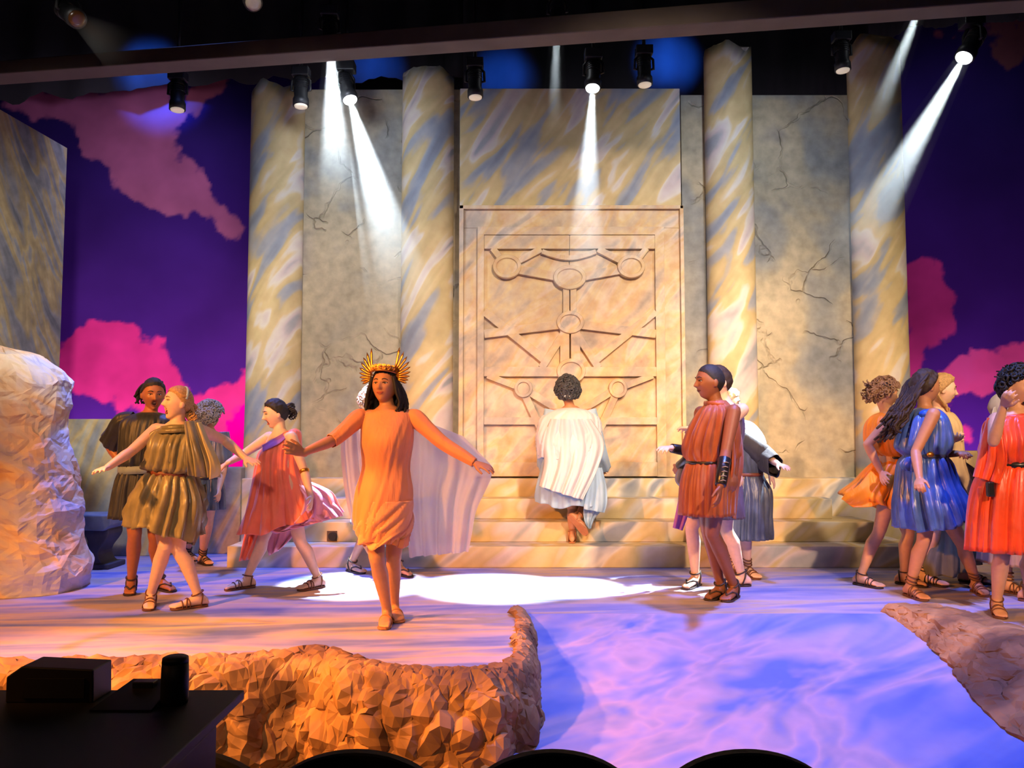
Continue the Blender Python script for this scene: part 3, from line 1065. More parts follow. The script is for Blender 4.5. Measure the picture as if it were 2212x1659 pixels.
# stone bench behind the boulder
by = 7.62
zt = P(200, 1113, by).z
zb_ = P(200, 1150, by).z
xr = P(238, 1113, by).x
t = empty('bench', (xr - 0.7, by, 0))
tag(t, 'blue grey stone bench with scrolled leg beside the boulder', 'bench')
g = G()
g.prism([(xr - 1.3, by, zb_ + 0.05), (xr - 0.06, by, zb_ + 0.01), (xr, by, zb_ + 0.06), (xr, by, zt), (xr - 1.3, by, zt)], (0, 0.38, 0))
g.obj('seat_slab', M_bench, t, bevel=0.012)
for off in (0.0, -0.86):
    cx = P(195, 1150, by).x + off
    side = []
    hz = zb_ + 0.04
    for k in range(13):
        s = k / 12
        w = 0.10 + 0.035 * math.cos(s * math.pi * 2) + 0.03 * (1 - s) * (s < 0.15)
        side.append((cx + w + 0.035 * math.sin((1 - s) * math.pi * 2), s * hz))
    other = []
    for k in range(12, -1, -1):
        s = k / 12
        w = 0.10 + 0.035 * math.cos(s * math.pi * 2)
        other.append((cx - w + 0.035 * math.sin((1 - s) * math.pi * 2), s * hz))
    pts = [(x, by + 0.05, z) for x, z in side + other]
    G().prism(pts, (0, 0.28, 0)).obj('leg', M_benchleg, t, bevel=0.01)
    G().box((cx - 0.15, by + 0.02, 0), (cx + 0.17, by + 0.36, 0.05)).obj('foot_block', M_benchleg, t, bevel=0.01)

# ------------------------------------------------------------------ dark foreground: desk, chairs
ty, tf = 2.05, 1.87
ztop = P(528, 1490, ty).z
xend = P(528, 1490, ty).x
xleft = P(-160, 1480, ty).x
t = empty('control_desk', ((xleft + xend) / 2, tf, PIT - 0.085))
tag(t, 'black control desk silhouette in the lower left foreground', 'desk')
G().box((xleft, tf - 0.3, ztop - 0.022), (xend, ty, ztop)).obj('desk_top', M_console, t, bevel=0.003)
G().box((xleft, tf - 0.28, PIT - 0.085), (xend - 0.002, tf, ztop - 0.022)).obj('desk_body', M_console, t, bevel=0.004)
def fg(px, py, y=ty - 0.1):
    return P(px, py, y)
M_fgbox = plain('dark_brown_plastic', (0.013, 0.008, 0.007, 1), 0.55)
yb = ty - 0.10
a, b = fg(14, 1440, yb), fg(203, 1447, yb)
zf = ztop
t = empty('control_box', ((a.x + b.x) / 2, yb + 0.1, zf))
tag(t, 'black wide control box on the dark desk', 'box')
G().prism([(a.x, yb, zf), (b.x, yb, zf), (b.x - 0.002, yb, b.z), (a.x + 0.035, yb, a.z), (a.x, yb, a.z - 0.025)], (0, 0.09, 0)).obj('housing', M_fgbox, t, bevel=0.003)
G().prism([(a.x + 0.04, yb - 0.004, zf + 0.012), (b.x - 0.02, yb - 0.004, zf + 0.012), (b.x - 0.02, yb - 0.004, b.z - 0.02), (a.x + 0.05, yb - 0.004, b.z - 0.02)], (0, 0.006, 0)).obj('front_panel', M_console, t)
a, b = fg(222, 1500, yb), fg(352, 1483, yb)
t = empty('tilted_clipboard', (a.x, yb, zf))
tag(t, 'dark slanted clipboard lying on the desk between box and cup', 'clipboard')
za = P(250, 1476, yb + 0.09).z
G().add([(a.x, yb - 0.06, zf + 0.004), (b.x, yb - 0.06, zf + 0.004), (b.x, yb + 0.09, zf + 0.03), (a.x + 0.03, yb + 0.09, zf + 0.03), (a.x, yb - 0.06, zf), (b.x, yb - 0.06, zf), (b.x, yb + 0.09, zf), (a.x + 0.03, yb + 0.09, zf)],
        [(0, 1, 2, 3), (7, 6, 5, 4), (0, 4, 5, 1), (1, 5, 6, 2), (2, 6, 7, 3), (3, 7, 4, 0)]).obj('board', M_fgbox, t)
G().box((a.x + 0.05, yb + 0.04, zf + 0.020), (a.x + 0.10, yb + 0.07, zf + 0.036)).obj('clip', M_blackmetal, t, bevel=0.002)
c = fg(377, 1500, yb)
top = fg(377, 1417, yb).z
t = empty('travel_cup', (c.x, yb, zf))
tag(t, 'dark cylindrical lidded cup standing on the desk', 'cup')
rr = 28 / F * yb
G().tube([(c.x, yb, zf), (c.x, yb, zf + 0.01), (c.x, yb, zf + (top - zf) * 0.5), (c.x, yb, top - 0.014)], [rr * 0.95, rr, rr, rr * 0.96], 28).obj('cup_body', M_fgbox, t, True)
G().tube([(c.x, yb, top - 0.014), (c.x, yb, top - 0.003), (c.x, yb, top)], [rr * 0.97, rr * 0.93, rr * 0.75], 28).obj('lid', M_console, t, True)

def chair(px, ptop, halfw, y, label):
    c = P(px, ptop, y)
    t = empty('auditorium_chair', (c.x, y, PIT - 0.085))
    tag(t, label, 'chair', 'audience chairs along the front')
    hw = halfw / F * y
    n = 28
    pts = []
    for k in range(n + 1):
        th = math.pi * k / n
        pts.append((c.x + hw * math.cos(th), c.z - 0.17 + 0.17 * math.sin(th)))
    low = c.z - 0.42
    pts += [(c.x - hw * 0.92, low), (c.x + hw * 0.92, low)]
    G().prism([(x, y, z) for x, z in pts], (0, 0.05, 0)).obj('backrest', M_seat, t, bevel=0.012)
    fz = PIT - 0.085
    G().box((c.x - hw * 0.95, y + 0.06, low - 0.05), (c.x + hw * 0.95, y + 0.5, low + 0.03)).obj('seat', M_seat, t, bevel=0.02)
    for sx_ in (-1, 1):
        for yy in (y + 0.04, y + 0.46):
            G().tube([(c.x + sx_ * hw * 0.85, yy, fz), (c.x + sx_ * hw * 0.85, yy, low)], 0.013, 10).obj('leg', M_blackmetal, t, True)
        G().tube([(c.x + sx_ * hw * 0.85, y + 0.025, low - 0.02), (c.x + sx_ * hw * 0.85, y + 0.025, low + 0.2)], 0.012, 10).obj('back_support', M_blackmetal, t, True)
chair(378, 1628, 205, 2.35, 'dark rounded chair back partly behind the control desk')
chair(765, 1630, 205, 2.1, 'black rounded chair back right of the control desk')
chair(1195, 1630, 200, 2.1, 'black rounded chair back in the bottom middle')
chair(1620, 1630, 205, 2.1, 'black rounded chair back at bottom right')

# ------------------------------------------------------------------ people: body builder
UPV = Vector((0, 0, 1))


def fwd_of(yaw):
    a = math.radians(yaw)
    return Vector((math.sin(a), -math.cos(a), 0))


def left_of(yaw):
    a = math.radians(yaw)
    return Vector((math.cos(a), math.sin(a), 0))


def lerp_yaw(a, b, t):
    return a + (b - a) * t


def reach(S, px, py, L, sgn):
    """point on the pixel ray at distance L from joint S, towards (-) or away (+) from the camera"""
    y0 = S.y
    best = P(px, py, y0)
    if (best - S).length >= L or sgn == 0:
        return best
    lo, hi = 0.0, L * 1.2
    for _ in range(30):
        m = (lo + hi) / 2
        if (P(px, py, y0 + sgn * m) - S).length < L:
            lo = m
        else:
            hi = m
    return P(px, py, y0 + sgn * lo)


def gs(x, s):
    return np.exp(-(x / s) ** 2)


_HN, _HM = 88, 60


def head_local(mouth_open=0.0, jaw=1.0):
    th = np.linspace(0, 2 * np.pi, _HN, endpoint=False)
    ph = np.linspace(0.02, np.pi - 0.02, _HM)
    T, PH = np.meshgrid(th, ph)
    ux, uy, uz = np.sin(PH) * np.cos(T), np.sin(PH) * np.sin(T), np.cos(PH)
    x, y, z = ux * 0.076, uy * 0.094, uz * 0.114
    low = np.clip(-uz, 0, 1)
    x = x * (1 - 0.30 * low ** 1.3 * jaw)
    back = np.clip(-uy, 0, 1)
    y = y * (1 + 0.06 * back * np.clip(uz + 0.4, 0, 1))
    y = np.where(uy < 0, y * (1 - 0.45 * low), y * (1 - 0.10 * low))
    front = np.clip(uy * 2.2, 0, 1)
    zz = z
    # flatter face
    y = y - front * 0.006 * gs(x, 0.03) * gs(zz - 0.0, 0.07)
    nose_len = np.clip((0.022 - zz) / 0.05, 0, 1)
    nose = np.where(zz < -0.030, np.exp(-((zz + 0.030) / 0.008) ** 2), nose_len ** 1.2)
    nose = np.where(zz > 0.022, 0, nose)
    y = y + front * (0.029 * nose * gs(x, 0.0095) + 0.009 * gs(np.abs(x) - 0.012, 0.007) * gs(zz + 0.030, 0.009))
    y = y - front * 0.0105 * gs(np.abs(x) - 0.031, 0.016) * gs(zz - 0.004, 0.011)
    y = y + front * 0.0045 * gs(zz - 0.028, 0.008) * gs(np.abs(x) - 0.028, 0.024)
    y = y + front * 0.0055 * gs(np.abs(x) - 0.042, 0.017) * gs(zz + 0.026, 0.018)
    y = y + front * 0.008 * gs(zz + 0.057, 0.010) * gs(x, 0.020)
    y = y + front * 0.010 * gs(zz + 0.094, 0.014) * gs(x, 0.022)
    if mouth_open:
        y = y - front * 0.030 * gs(zz + 0.060, 0.011 + 0.006 * mouth_open) * gs(x, 0.015)
        z = z - np.clip((-zz - 0.058) / 0.03, 0, 1) * front * 0.016 * mouth_open
    return np.stack([x, y, z], -1)


HAIR = {}


def tri_obj(name, geo, mat, parent, smooth=True):
    return geo.obj(name, mat, parent, smooth)


class Person:
    pass


SKIN = {}


def skin(tone):
    if tone not in SKIN:
        c = {'fair': srgb(232, 190, 165), 'tan': srgb(214, 160, 122), 'mid': srgb(196, 138, 100), 'brown': srgb(160, 100, 66), 'dark': srgb(140, 84, 54), 'olive': srgb(206, 154, 118)}[tone]
        m = plain('skin_' + tone, c, 0.5, var=0.05, scale=30)
        b = m.node_tree.nodes['Principled BSDF']
        b.inputs['Subsurface Weight'].default_value = 0.0
        SKIN[tone] = m
    return SKIN[tone]


def hand_geo(g, W, d, palm, thumb_side, k, curl, spread=0.22):
    """W wrist, d pointing direction, palm = normal the palm faces, thumb_side = unit vector"""
    d = d.normalized()
    palm = (palm - d * palm.dot(d)).normalized()
    side = d.cross(palm).normalized()
    if side.dot(thumb_side) < 0:
        side = -side
    g.capsule([W - d * 0.02 * k, W + d * 0.02 * k, W + d * 0.055 * k, W + d * 0.085 * k], [(0.017 * k, 0.024 * k), (0.017 * k, 0.030 * k), (0.015 * k, 0.038 * k), (0.011 * k, 0.037 * k)], 14, up=palm)
    K = W + d * 0.088 * k
    for i, (o, L) in enumerate(((0.029, 0.068), (0.010, 0.078), (-0.010, 0.073), (-0.028, 0.058))):
        dd = (d + side * spread * o / 0.029 * 0.6).normalized()
        p = K + side * o * k - d * (0.006 * abs(i - 1.3)) * k
        pts = [p - dd * 0.02 * k, p]
        ang = 0.0
        for seg, c in ((0.45, 0.55), (0.30, 1.0), (0.25, 0.8)):
            ang += curl * c * (0.8 + 0.15 * i)
            v = dd * math.cos(ang) + palm * math.sin(ang)
            p = p + v * L * seg * k
            pts.append(p)
        g.capsule(pts, [0.0095 * k, 0.0095 * k, 0.0088 * k, 0.008 * k, 0.007 * k], 10)
    p = W + d * 0.025 * k + side * 0.024 * k
    v1 = (d * 0.75 + side * 0.62 + palm * 0.25).normalized()
    v2 = (d * 0.92 + side * 0.30 + palm * (0.2 + curl * 0.4)).normalized()
    g.capsule([p, p + v1 * 0.038 * k, p + v1 * 0.038 * k + v2 * 0.028 * k, p + v1 * 0.036 * k + v2 * 0.052 * k], [0.014 * k, 0.0115 * k, 0.010 * k, 0.008 * k], 10)
    return side


FOOT = [(-0.27, 0.026, 0.020), (-0.22, 0.055, 0.030), (-0.08, 0.092, 0.033), (0.06, 0.088, 0.033), (0.2, 0.068, 0.036), (0.38, 0.050, 0.041), (0.52, 0.038, 0.043), (0.60, 0.028, 0.040)]


def foot_geo(g, A, d, up, k, Lf, side_in):
    s_ = up.cross(d).normalized()
    base = A - up * 0.082 * k
    pts, rad = [], []
    for s, h, w in FOOT:
        pts.append(base + d * s * Lf + up * h * 0.5 * k)
        rad.append((h * 0.5 * k, w * k))
    g.capsule(pts, rad, 16, up=up)
    for i, o in enumerate((0.030, 0.012, -0.003, -0.017, -0.030)):
        o = o * side_in
        r = (0.013, 0.0095, 0.009, 0.0085, 0.008)[i] * k
        L = (0.74, 0.745, 0.72, 0.69, 0.65)[i]
        p0 = base + d * 0.54 * Lf + s_ * o * k + up * 0.020 * k
        p1 = base + d * L * Lf + s_ * o * k * 0.98 + up * r * 0.9
        g.capsule([p0, (p0 + p1) / 2 + up * 0.004, p1], [r * 1.1, r, r * 0.95], 8)
    return base, s_


def sandal(p, A, d, up, k, Lf, side_in, mat, style, shank):
    base, s_ = A - up * 0.082 * k, up.cross(d).normalized()
    th = 0.014
    outline = []
    st = [(-0.285, 0.012), (-0.26, 0.026), (-0.15, 0.034), (0.05, 0.033), (0.25, 0.038), (0.45, 0.046), (0.6, 0.046), (0.70, 0.036), (0.76, 0.018)]
    for s, w in st:
        outline.append(base + d * s * Lf + s_ * w * k)
    for s, w in st[::-1]:
        outline.append(base + d * s * Lf - s_ * w * k)
    g = G()
    n = len(outline)
    g.prism([q + up * 0.002 for q in outline], -up * th)
    o = g.obj('sandal', mat, p.root)
    bv = o.modifiers.new('bevel', 'BEVEL')
    bv.width = 0.003

    def over(s, r=0.0045, tilt=0.0):
        h = float(np.interp(s, [q[0] for q in FOOT], [q[1] for q in FOOT])) * k
        w = float(np.interp(s, [q[0] for q in FOOT], [q[2] for q in FOOT])) * k
        pts = []
        for a in range(13):
            th_ = math.pi * a / 12
            pts.append(base + d * (s + tilt * math.cos(th_)) * Lf + s_ * (w + 0.004) * math.cos(th_) + up * ((h + 0.004) * math.sin(th_) ** 0.8))
        return pts
    G1 = G()
    sh = (shank - A).normalized()
    a1 = s_
    def ankle_ring(h, r):
        c = A + sh * h
        fa = sh.cross(a1).normalized()
        return [c + a1 * r * math.cos(q * 2 * math.pi / 20) + fa * r * 1.12 * math.sin(q * 2 * math.pi / 20) for q in range(21)]
    paths = []
    if style == 'thong':
        toe = base + d * 0.60 * Lf + up * 0.032 * k
        for sg in (-1, 1):
            paths.append([toe, base + d * 0.42 * Lf + s_ * 0.026 * k * sg + up * 0.050 * k, base + d * 0.22 * Lf + s_ * 0.040 * k * sg + up * 0.035 * k, base + d * 0.10 * Lf + s_ * 0.036 * k * sg])
        paths.append(ankle_ring(0.02, 0.040 * k))
        for sg in (-1, 1):
            paths.append([base + d * 0.04 * Lf + s_ * 0.036 * k * sg, base - d * 0.05 * Lf + s_ * 0.039 * k * sg + up * 0.06 * k, A + sh * 0.02 - d * 0.03 * k + s_ * 0.033 * sg * k])
        rr = 0.0065
    elif style == 'laced':
        paths += [over(0.5), over(0.36, tilt=0.06), over(0.36, tilt=-0.06), over(0.18, tilt=0.06), over(0.18, tilt=-0.06)]
        paths += [ankle_ring(0.02, 0.040 * k), ankle_ring(0.045, 0.039 * k), ankle_ring(0.075, 0.039 * k)]
        rr = 0.0055
    elif style == 'pump':
        rr = 0.006
        paths += [over(0.30, tilt=0.03)]
    else:
        paths += [over(0.46), over(0.30, tilt=0.05), over(0.30, tilt=-0.05), ankle_ring(0.012, 0.040 * k)]
        for sg in (-1, 1):
            paths.append([base - d * 0.06 * Lf + s_ * 0.036 * k * sg, base - d * 0.08 * Lf + s_ * 0.039 * k * sg + up * 0.05 * k, A + sh * 0.012 - d * 0.03 * k + s_ * 0.03 * sg * k])
        rr = 0.005
    for q in paths:
        st_ = G().tube(q, rr, 6).obj('strap', mat, o, True)
        st_.matrix_parent_inverse = o.matrix_world.inverted() if False else Matrix()
        st_.parent = o
        # the sandal itself keeps world coordinates, so its children only undo the root offset
        st_.matrix_parent_inverse = Matrix()
    return o


def build_body(sp):
    p = Person()
    p.sp = sp
    H = sp['H']
    k = H / 1.70
    bd = sp.get('build', 1.0)
    D = sp['D']
    z0 = sp.get('floor', 0.0)

    def J(t):
        return P(t[0], t[1], D + (t[2] if len(t) > 2 else 0.0))
    p.J = J
    pel, nb = J(sp['pel']), J(sp['neck'])
    hc = J(sp['head'])
    yc, yp = sp['yc'], sp.get('yp', sp['yc'])
    base = Vector((pel.x, pel.y, z0))
    p.root = empty(sp.get('name', 'person'), base)
    tag(p.root, sp['label'], 'person', sp.get('group'))
    p.k, p.D, p.H = k, D, H
    s = nb - pel
    su = s.normalized()
    g = G()
    # torso
    fem = sp.get('fem', True)
    rings = [(-0.24, .05, .06), (-0.14, .14, .10), (0.0, .172, .118), (0.15, .160, .108), (0.36, .130 if fem else .142, .092), (0.55, .142 if fem else .155, .102), (0.74, .156 if fem else .172, .112), (0.88, .15 if fem else .17, .098), (0.97, .115, .072), (1.05, .06, .055)]
    n = 28
    v = []
    for (t, rx, ry) in rings:
        yw = lerp_yaw(yp, yc, min(1, max(0, t)))
        l_, f_ = left_of(yw), fwd_of(yw)
        f_ = (f_ - su * f_.dot(su)).normalized()
        l_ = (l_ - su * l_.dot(su)).normalized()
        c = pel + s * t + f_ * (0.008 if 0.5 < t < 0.9 else 0)
        for i in range(n):
            a = 2 * math.pi * i / n
            v.append(c + l_ * rx * k * bd * math.cos(a) + f_ * ry * k * bd * math.sin(a))
    f = grid_faces(n, len(rings), True) + [tuple(range(n - 1, -1, -1)), tuple((len(rings) - 1) * n + i for i in range(n))]
    g.add(v, f)
    lc, fc = left_of(yc), fwd_of(yc)
    lp, fp = left_of(yp), fwd_of(yp)
    if fem:
        for sg in (-1, 1):
            g.ball(pel + s * 0.70 + lc * 0.072 * sg * k + fc * 0.075 * k * bd, (0.062 * k * bd,) * 3)
    for sg in (-1, 1):
        g.ball(pel + lp * 0.075 * sg * k - fp * 0.06 * k * bd - UPV * 0.03, (0.09 * k * bd,) * 3)
    # head and neck
    yh, ph, rl = sp.get('hyaw', yc), sp.get('hpitch', 0), sp.get('hroll', 0)
    fh, lh = fwd_of(yh), left_of(yh)
    R = Matrix.Rotation(math.radians(ph), 3, -lh)   # positive pitch looks up
    fh = R @ fh
    uh = R @ UPV
    R2 = Matrix.Rotation(math.radians(rl), 3, fh)
    lh, uh = R2 @ lh, R2 @ uh
    p.hc, p.hl, p.hf, p.hu = hc, lh, fh, uh
    hk = k * 1.09 * sp.get('headk', 1.0)
    p.hk = hk
    HL = head_local(sp.get('mouth', 0.0))
    p.HL = HL

    def HW(q):
        return hc + (lh * q[0] + fh * q[1] + uh * q[2]) * hk
    p.HW = HW
    hv = [HW(q) for q in HL.reshape(-1, 3)]
    hf_ = [q[::-1] for q in grid_faces(_HN, _HM, True)]
    hf_ += [tuple(range(_HN)), tuple((_HM - 1) * _HN + i for i in range(_HN - 1, -1, -1))]
    hf_ = [q[::-1] for q in hf_]
    g.add(hv, hf_)
    for sg in (-1, 1):
        g.ball(HW((0.077 * sg, -0.008, -0.008)), (0.009 * hk, 0.017 * hk, 0.028 * hk), (lh, fh, uh), 12, 8)
    nbase = nb + su * 0.01
    g.capsule([nb - su * 0.05 * k, nbase, (nbase + HW((0, -0.02, -0.07))) / 2, HW((0, -0.020, -0.06))], [0.064 * k * bd, 0.056 * k, 0.049 * k, 0.050 * k], 16)
    # arms
    p.arm = {}
    UA, FA = 0.172 * H, 0.152 * H
    for sd, sg in (('L', 1), ('R', -1)):
        sh = J(sp['sh' + sd]) if ('sh' + sd) in sp else pel + s * 0.93 + lc * sg * (0.172 if fem else 0.19) * k * bd
        a = sp['arm' + sd]
        el = reach(sh, a[0][0], a[0][1], UA, a[0][2])
        wr = reach(el, a[1][0], a[1][1], FA, a[1][2])
        tip = reach(wr, a[2][0], a[2][1], 0.105 * H, a[2][2])
        ab = bd ** 0.7
        g.capsule([nb - su * 0.05 * k, sh - su * 0.0], [0.05 * k, 0.046 * k * ab], 14)
        u = el - sh
        g.capsule([sh, sh + u * 0.3, sh + u * 0.65, el], [0.050 * k * ab, 0.047 * k * ab, 0.041 * k * ab, 0.036 * k * ab], 16)
        w = wr - el
        g.capsule([el, el + w * 0.25, el + w * 0.6, wr], [0.036 * k * ab, 0.039 * k * ab, 0.032 * k, 0.024 * k], 16)
        dd = (tip - wr)
        dd = dd.normalized() if dd.length > 1e-4 else w.normalized()
        palm = Vector(a[3]) if len(a) > 3 else Vector((0, 0.3, -1))
        if abs(palm.normalized().dot(dd)) > 0.93:
            palm = palm + Vector((0.3, -1, 0.2))
        thumb = Vector(a[4]) if len(a) > 4 else Vector((0, -1, 0.3))
        hand_geo(g, wr, dd, palm, thumb, 0.98 * k, a[5] if len(a) > 5 else 0.25)
        p.arm[sd] = (sh, el, wr, tip)
    # legs
    p.leg = {}
    Lf = 0.152 * H
    for sd, sg in (('L', 1), ('R', -1)):
        lg = sp['leg' + sd]
        hip = pel + lp * sg * 0.088 * k * bd - su * 0.03 * k
        air = len(lg) > 3 and lg[3] == 'air'
        ah = 0.082 * k + 0.014
        if air:
            an = J(lg[1])
            toe = J(lg[2])
        else:
            an = PZ(lg[1][0], lg[1][1], z0 + ah)
            toe = PZ(lg[2][0], lg[2][1], z0 + 0.02)
            if 'y' in lg[-1] if isinstance(lg[-1], dict) else False:
                an = P(lg[1][0], lg[1][1], lg[-1]['y'])
                an.z = z0 + ah
        kn = P(lg[0][0], lg[0][1], (hip.y + an.y) / 2 + (lg[0][2] if len(lg[0]) > 2 else -0.05))
        lb = bd ** 0.8
        g.capsule([hip, hip + (kn - hip) * 0.35, hip + (kn - hip) * 0.75, kn], [0.092 * k * lb, 0.080 * k * lb, 0.060 * k * lb, 0.053 * k * lb], 20)
        w = an - kn
        bk = Vector((0, 0, 0))
        shn = w.normalized()
        if air:
            up = -shn
            d = (toe - an) - up * (toe - an).dot(up)
            d.normalize()
        else:
            up = UPV.copy()
            d = toe - an
            d.z = 0
            d.normalize()
        back = -(d - shn * d.dot(shn))
        back = back.normalized() if back.length > 1e-3 else Vector((0, 1, 0))
        g.capsule([kn, kn + w * 0.12, kn + w * 0.32 + back * 0.014 * k, kn + w * 0.62 + back * 0.006 * k, kn + w * 0.88, an], [0.051 * k * lb, 0.050 * k * lb, 0.055 * k * lb, 0.044 * k * lb, 0.034 * k, 0.033 * k], 20)
        g.capsule([an + shn * -0.02, an - up * 0.03 * k], [0.034 * k, 0.036 * k], 14)
        sin_ = sg
        foot_geo(g, an, d, up, k, Lf, -sg)
        p.leg[sd] = (hip, kn, an, d, up)
        sm = sp.get('sandal')
        if sm:
            sandal(p, an, d, up, k, Lf, sg, sm[0], sm[1], kn)
    # one continuous skin surface
    me = bpy.data.meshes.new('tmp')
    me.from_pydata(g.v, [], g.f)
    tmp = bpy.data.objects.new('tmp', me)
    COL.objects.link(tmp)
    md = tmp.modifiers.new('r', 'REMESH')
    md.mode = 'VOXEL'
    md.voxel_size = sp.get('voxel', 0.0062)
    md.use_smooth_shade = True
    sm_ = tmp.modifiers.new('s', 'SMOOTH')
    sm_.factor = 0.5
    sm_.iterations = 2
    dg = bpy.context.evaluated_depsgraph_get()
    ev = tmp.evaluated_get(dg)
    out = bpy.data.meshes.new_from_object(ev)
    bpy.data.objects.remove(tmp)
    bpy.data.meshes.remove(me)
    out.name = 'body'
    out.materials.clear()
    out.materials.append(skin(sp['skin']))
    out.shade_smooth()
    o = bpy.data.objects.new('body', out)
    COL.objects.link(o)
    o.parent = p.root
    o.matrix_parent_inverse = Matrix.Translation(-p.root.location)
    p.body = o
    face(p)
    return p


M_eyew = plain('eye_white', (0.75, 0.72, 0.68, 1), 0.3)
M_iris = plain('eye_iris', (0.04, 0.025, 0.015, 1), 0.2)
M_mouth = plain('mouth_inside', (0.03, 0.006, 0.006, 1), 0.6)
M_teeth = plain('teeth', (0.75, 0.7, 0.62, 1), 0.4)


def face_y(p, x, z):
    q = p.HL.reshape(-1, 3)
    m = q[:, 1] > 0.0
    q = q[m]
    d = (q[:, 0] - x) ** 2 + (q[:, 2] - z) ** 2
    i = np.argsort(d)[:3]
    return float(q[i, 1].mean())


def face(p):
    sp = p.sp
    ax = (p.hl, p.hf, p.hu)
    hk = p.hk
    brow = sp.get('browmat') or plain('dark_brow', (0.03, 0.02, 0.015, 1), 0.7)
    lipm = plain('lips_' + sp['skin'], {'fair': srgb(196, 96, 84), 'tan': srgb(188, 84, 70), 'mid': srgb(172, 80, 64), 'brown': srgb(120, 62, 52), 'dark': srgb(96, 52, 46), 'olive': srgb(190, 88, 72)}[sp['skin']], 0.45)
    for sg in (-1, 1):
        ye = face_y(p, 0.031 * sg, 0.004)
        c = p.HW((0.031 * sg, ye - 0.001, 0.004))
        e = G().ball(c, (0.0118 * hk, 0.005 * hk, 0.0044 * hk), ax, 12, 8).obj('eye', M_eyew, p.root, True)
        i = G().ball(p.HW((0.031 * sg, ye + 0.002, 0.004)), (0.0052 * hk, 0.0045 * hk, 0.0046 * hk), ax, 10, 8).obj('iris', M_iris, e, True)
        i.matrix_parent_inverse = Matrix()
        lid = [(0.031 * sg + 0.0145 * t, face_y(p, 0.031 * sg + 0.0145 * t, 0.010) + 0.0015, 0.0060 + 0.0035 * (1 - t * t)) for t in (-1, -.5, 0, .5, 1)]
        l = G().tube([p.HW(q) for q in lid], [0.0022 * hk] * 5, 6).obj('eyelash', brow, e, True)
        l.matrix_parent_inverse = Matrix()
        pts = [(sg * (0.013 + 0.034 * t), 0, 0.022 + 0.008 * math.sin(math.pi * min(1, t * 0.85 + 0.1))) for t in (0, .25, .5, .75, 1)]
        pts = [(q[0], face_y(p, q[0], q[2]) + 0.0015, q[2]) for q in pts]
        G().tube([p.HW(q) for q in pts], [0.0022 * hk, 0.0032 * hk, 0.003 * hk, 0.0024 * hk, 0.0012 * hk], 6).obj('eyebrow', brow, p.root, True)
    mo = sp.get('mouth', 0.0)
    if mo:
        w, h = 0.017, 0.011 + 0.006 * mo
        zc = -0.062 - 0.004 * mo
        yy = face_y(p, 0.022, zc) - 0.001
        m_ = G().ball(p.HW((0, yy - 0.006, zc)), (w * 1.02 * hk, 0.007 * hk, h * 1.02 * hk), ax, 18, 10).obj('mouth', M_mouth, p.root, True)
        ring_ = [p.HW((w * math.cos(a * math.pi / 10), yy + 0.004 - 0.006 * abs(math.cos(a * math.pi / 10)) ** 2, zc + h * math.sin(a * math.pi / 10))) for a in range(21)]
        l = G().tube(ring_, 0.0035 * hk, 8).obj('lips', lipm, m_, True)
        l.matrix_parent_inverse = Matrix()
        t = G().ball(p.HW((0, yy - 0.0015, zc + h * 0.62)), (w * 0.7 * hk, 0.004 * hk, 0.004 * hk), ax, 12, 6).obj('teeth', M_teeth, m_, True)
        t.matrix_parent_inverse = Matrix()
    else:
        g = G()
        sm = sp.get('smile', 0.0)
        for (zo, r) in ((-0.0535, 0.0032), (-0.061, 0.0040)):
            pts = [(0.024 * t, 0, zo + sm * 0.006 * t * t + (0.0035 * t * t if zo < -0.056 else -0.002 * t * t)) for t in (-1, -.6, -.25, 0, .25, .6, 1)]
            pts = [(q[0], face_y(p, q[0], q[2]) - 0.0005, q[2]) for q in pts]
            g.tube([p.HW(q) for q in pts], [0.001 * hk, r * 0.85 * hk, r * hk, r * 0.95 * hk, r * hk, r * 0.85 * hk, 0.001 * hk], 8)
        g.obj('lips', lipm, p.root, True)


# ------------------------------------------------------------------ hair
def hairline(y):
    return np.interp(y, [-0.10, -0.05, -0.02, 0.02, 0.05, 0.075, 0.1], [-0.075, -0.06, -0.035, 0.02, 0.052, 0.066, 0.072])


def hair_cap(p, mat, thick=0.012, rough=0.003, freq=60.0, drop=0.0, name='hair', obj=True, seed=0.0):
    HL = p.HL
    nv, nu = HL.shape[:2]
    g = G()
    keep = HL[..., 2] > hairline(HL[..., 1]) + drop
    vs = []
    for j in range(nv):
        for i in range(nu):
            q = HL[j, i]
            edge = min(1.0, max(0.0, (q[2] - float(hairline(q[1])) - drop) / 0.025))
            r = Vector(q)
            n = Vector((q[0] / 0.076 ** 2, q[1] / 0.094 ** 2, q[2] / 0.114 ** 2)).normalized()
            nz = mnoise.noise(r * freq + Vector((seed, 0, 0)))
            n2 = mnoise.noise(r * freq * 0.4 + Vector((seed, 5, 0)))
            off = (thick + rough * nz + rough * 1.2 * n2) * (0.25 + 0.75 * edge)
            vs.append(p.HW(r + n * off))
    f = []
    for j in range(nv - 1):
        for i in range(nu):
            i2 = (i + 1) % nu
            if keep[j, i] and keep[j, i2] and keep[j + 1, i] and keep[j + 1, i2]:
                f.append((j * nu + i, (j + 1) * nu + i, (j + 1) * nu + i2, j * nu + i2))
    f.append(tuple(range(nu)))
    used = sorted({a for q in f for a in q})
    mp = {a: b for b, a in enumerate(used)}
    g.add([vs[a] for a in used], [tuple(mp[a] for a in q) for q in f])
    return g


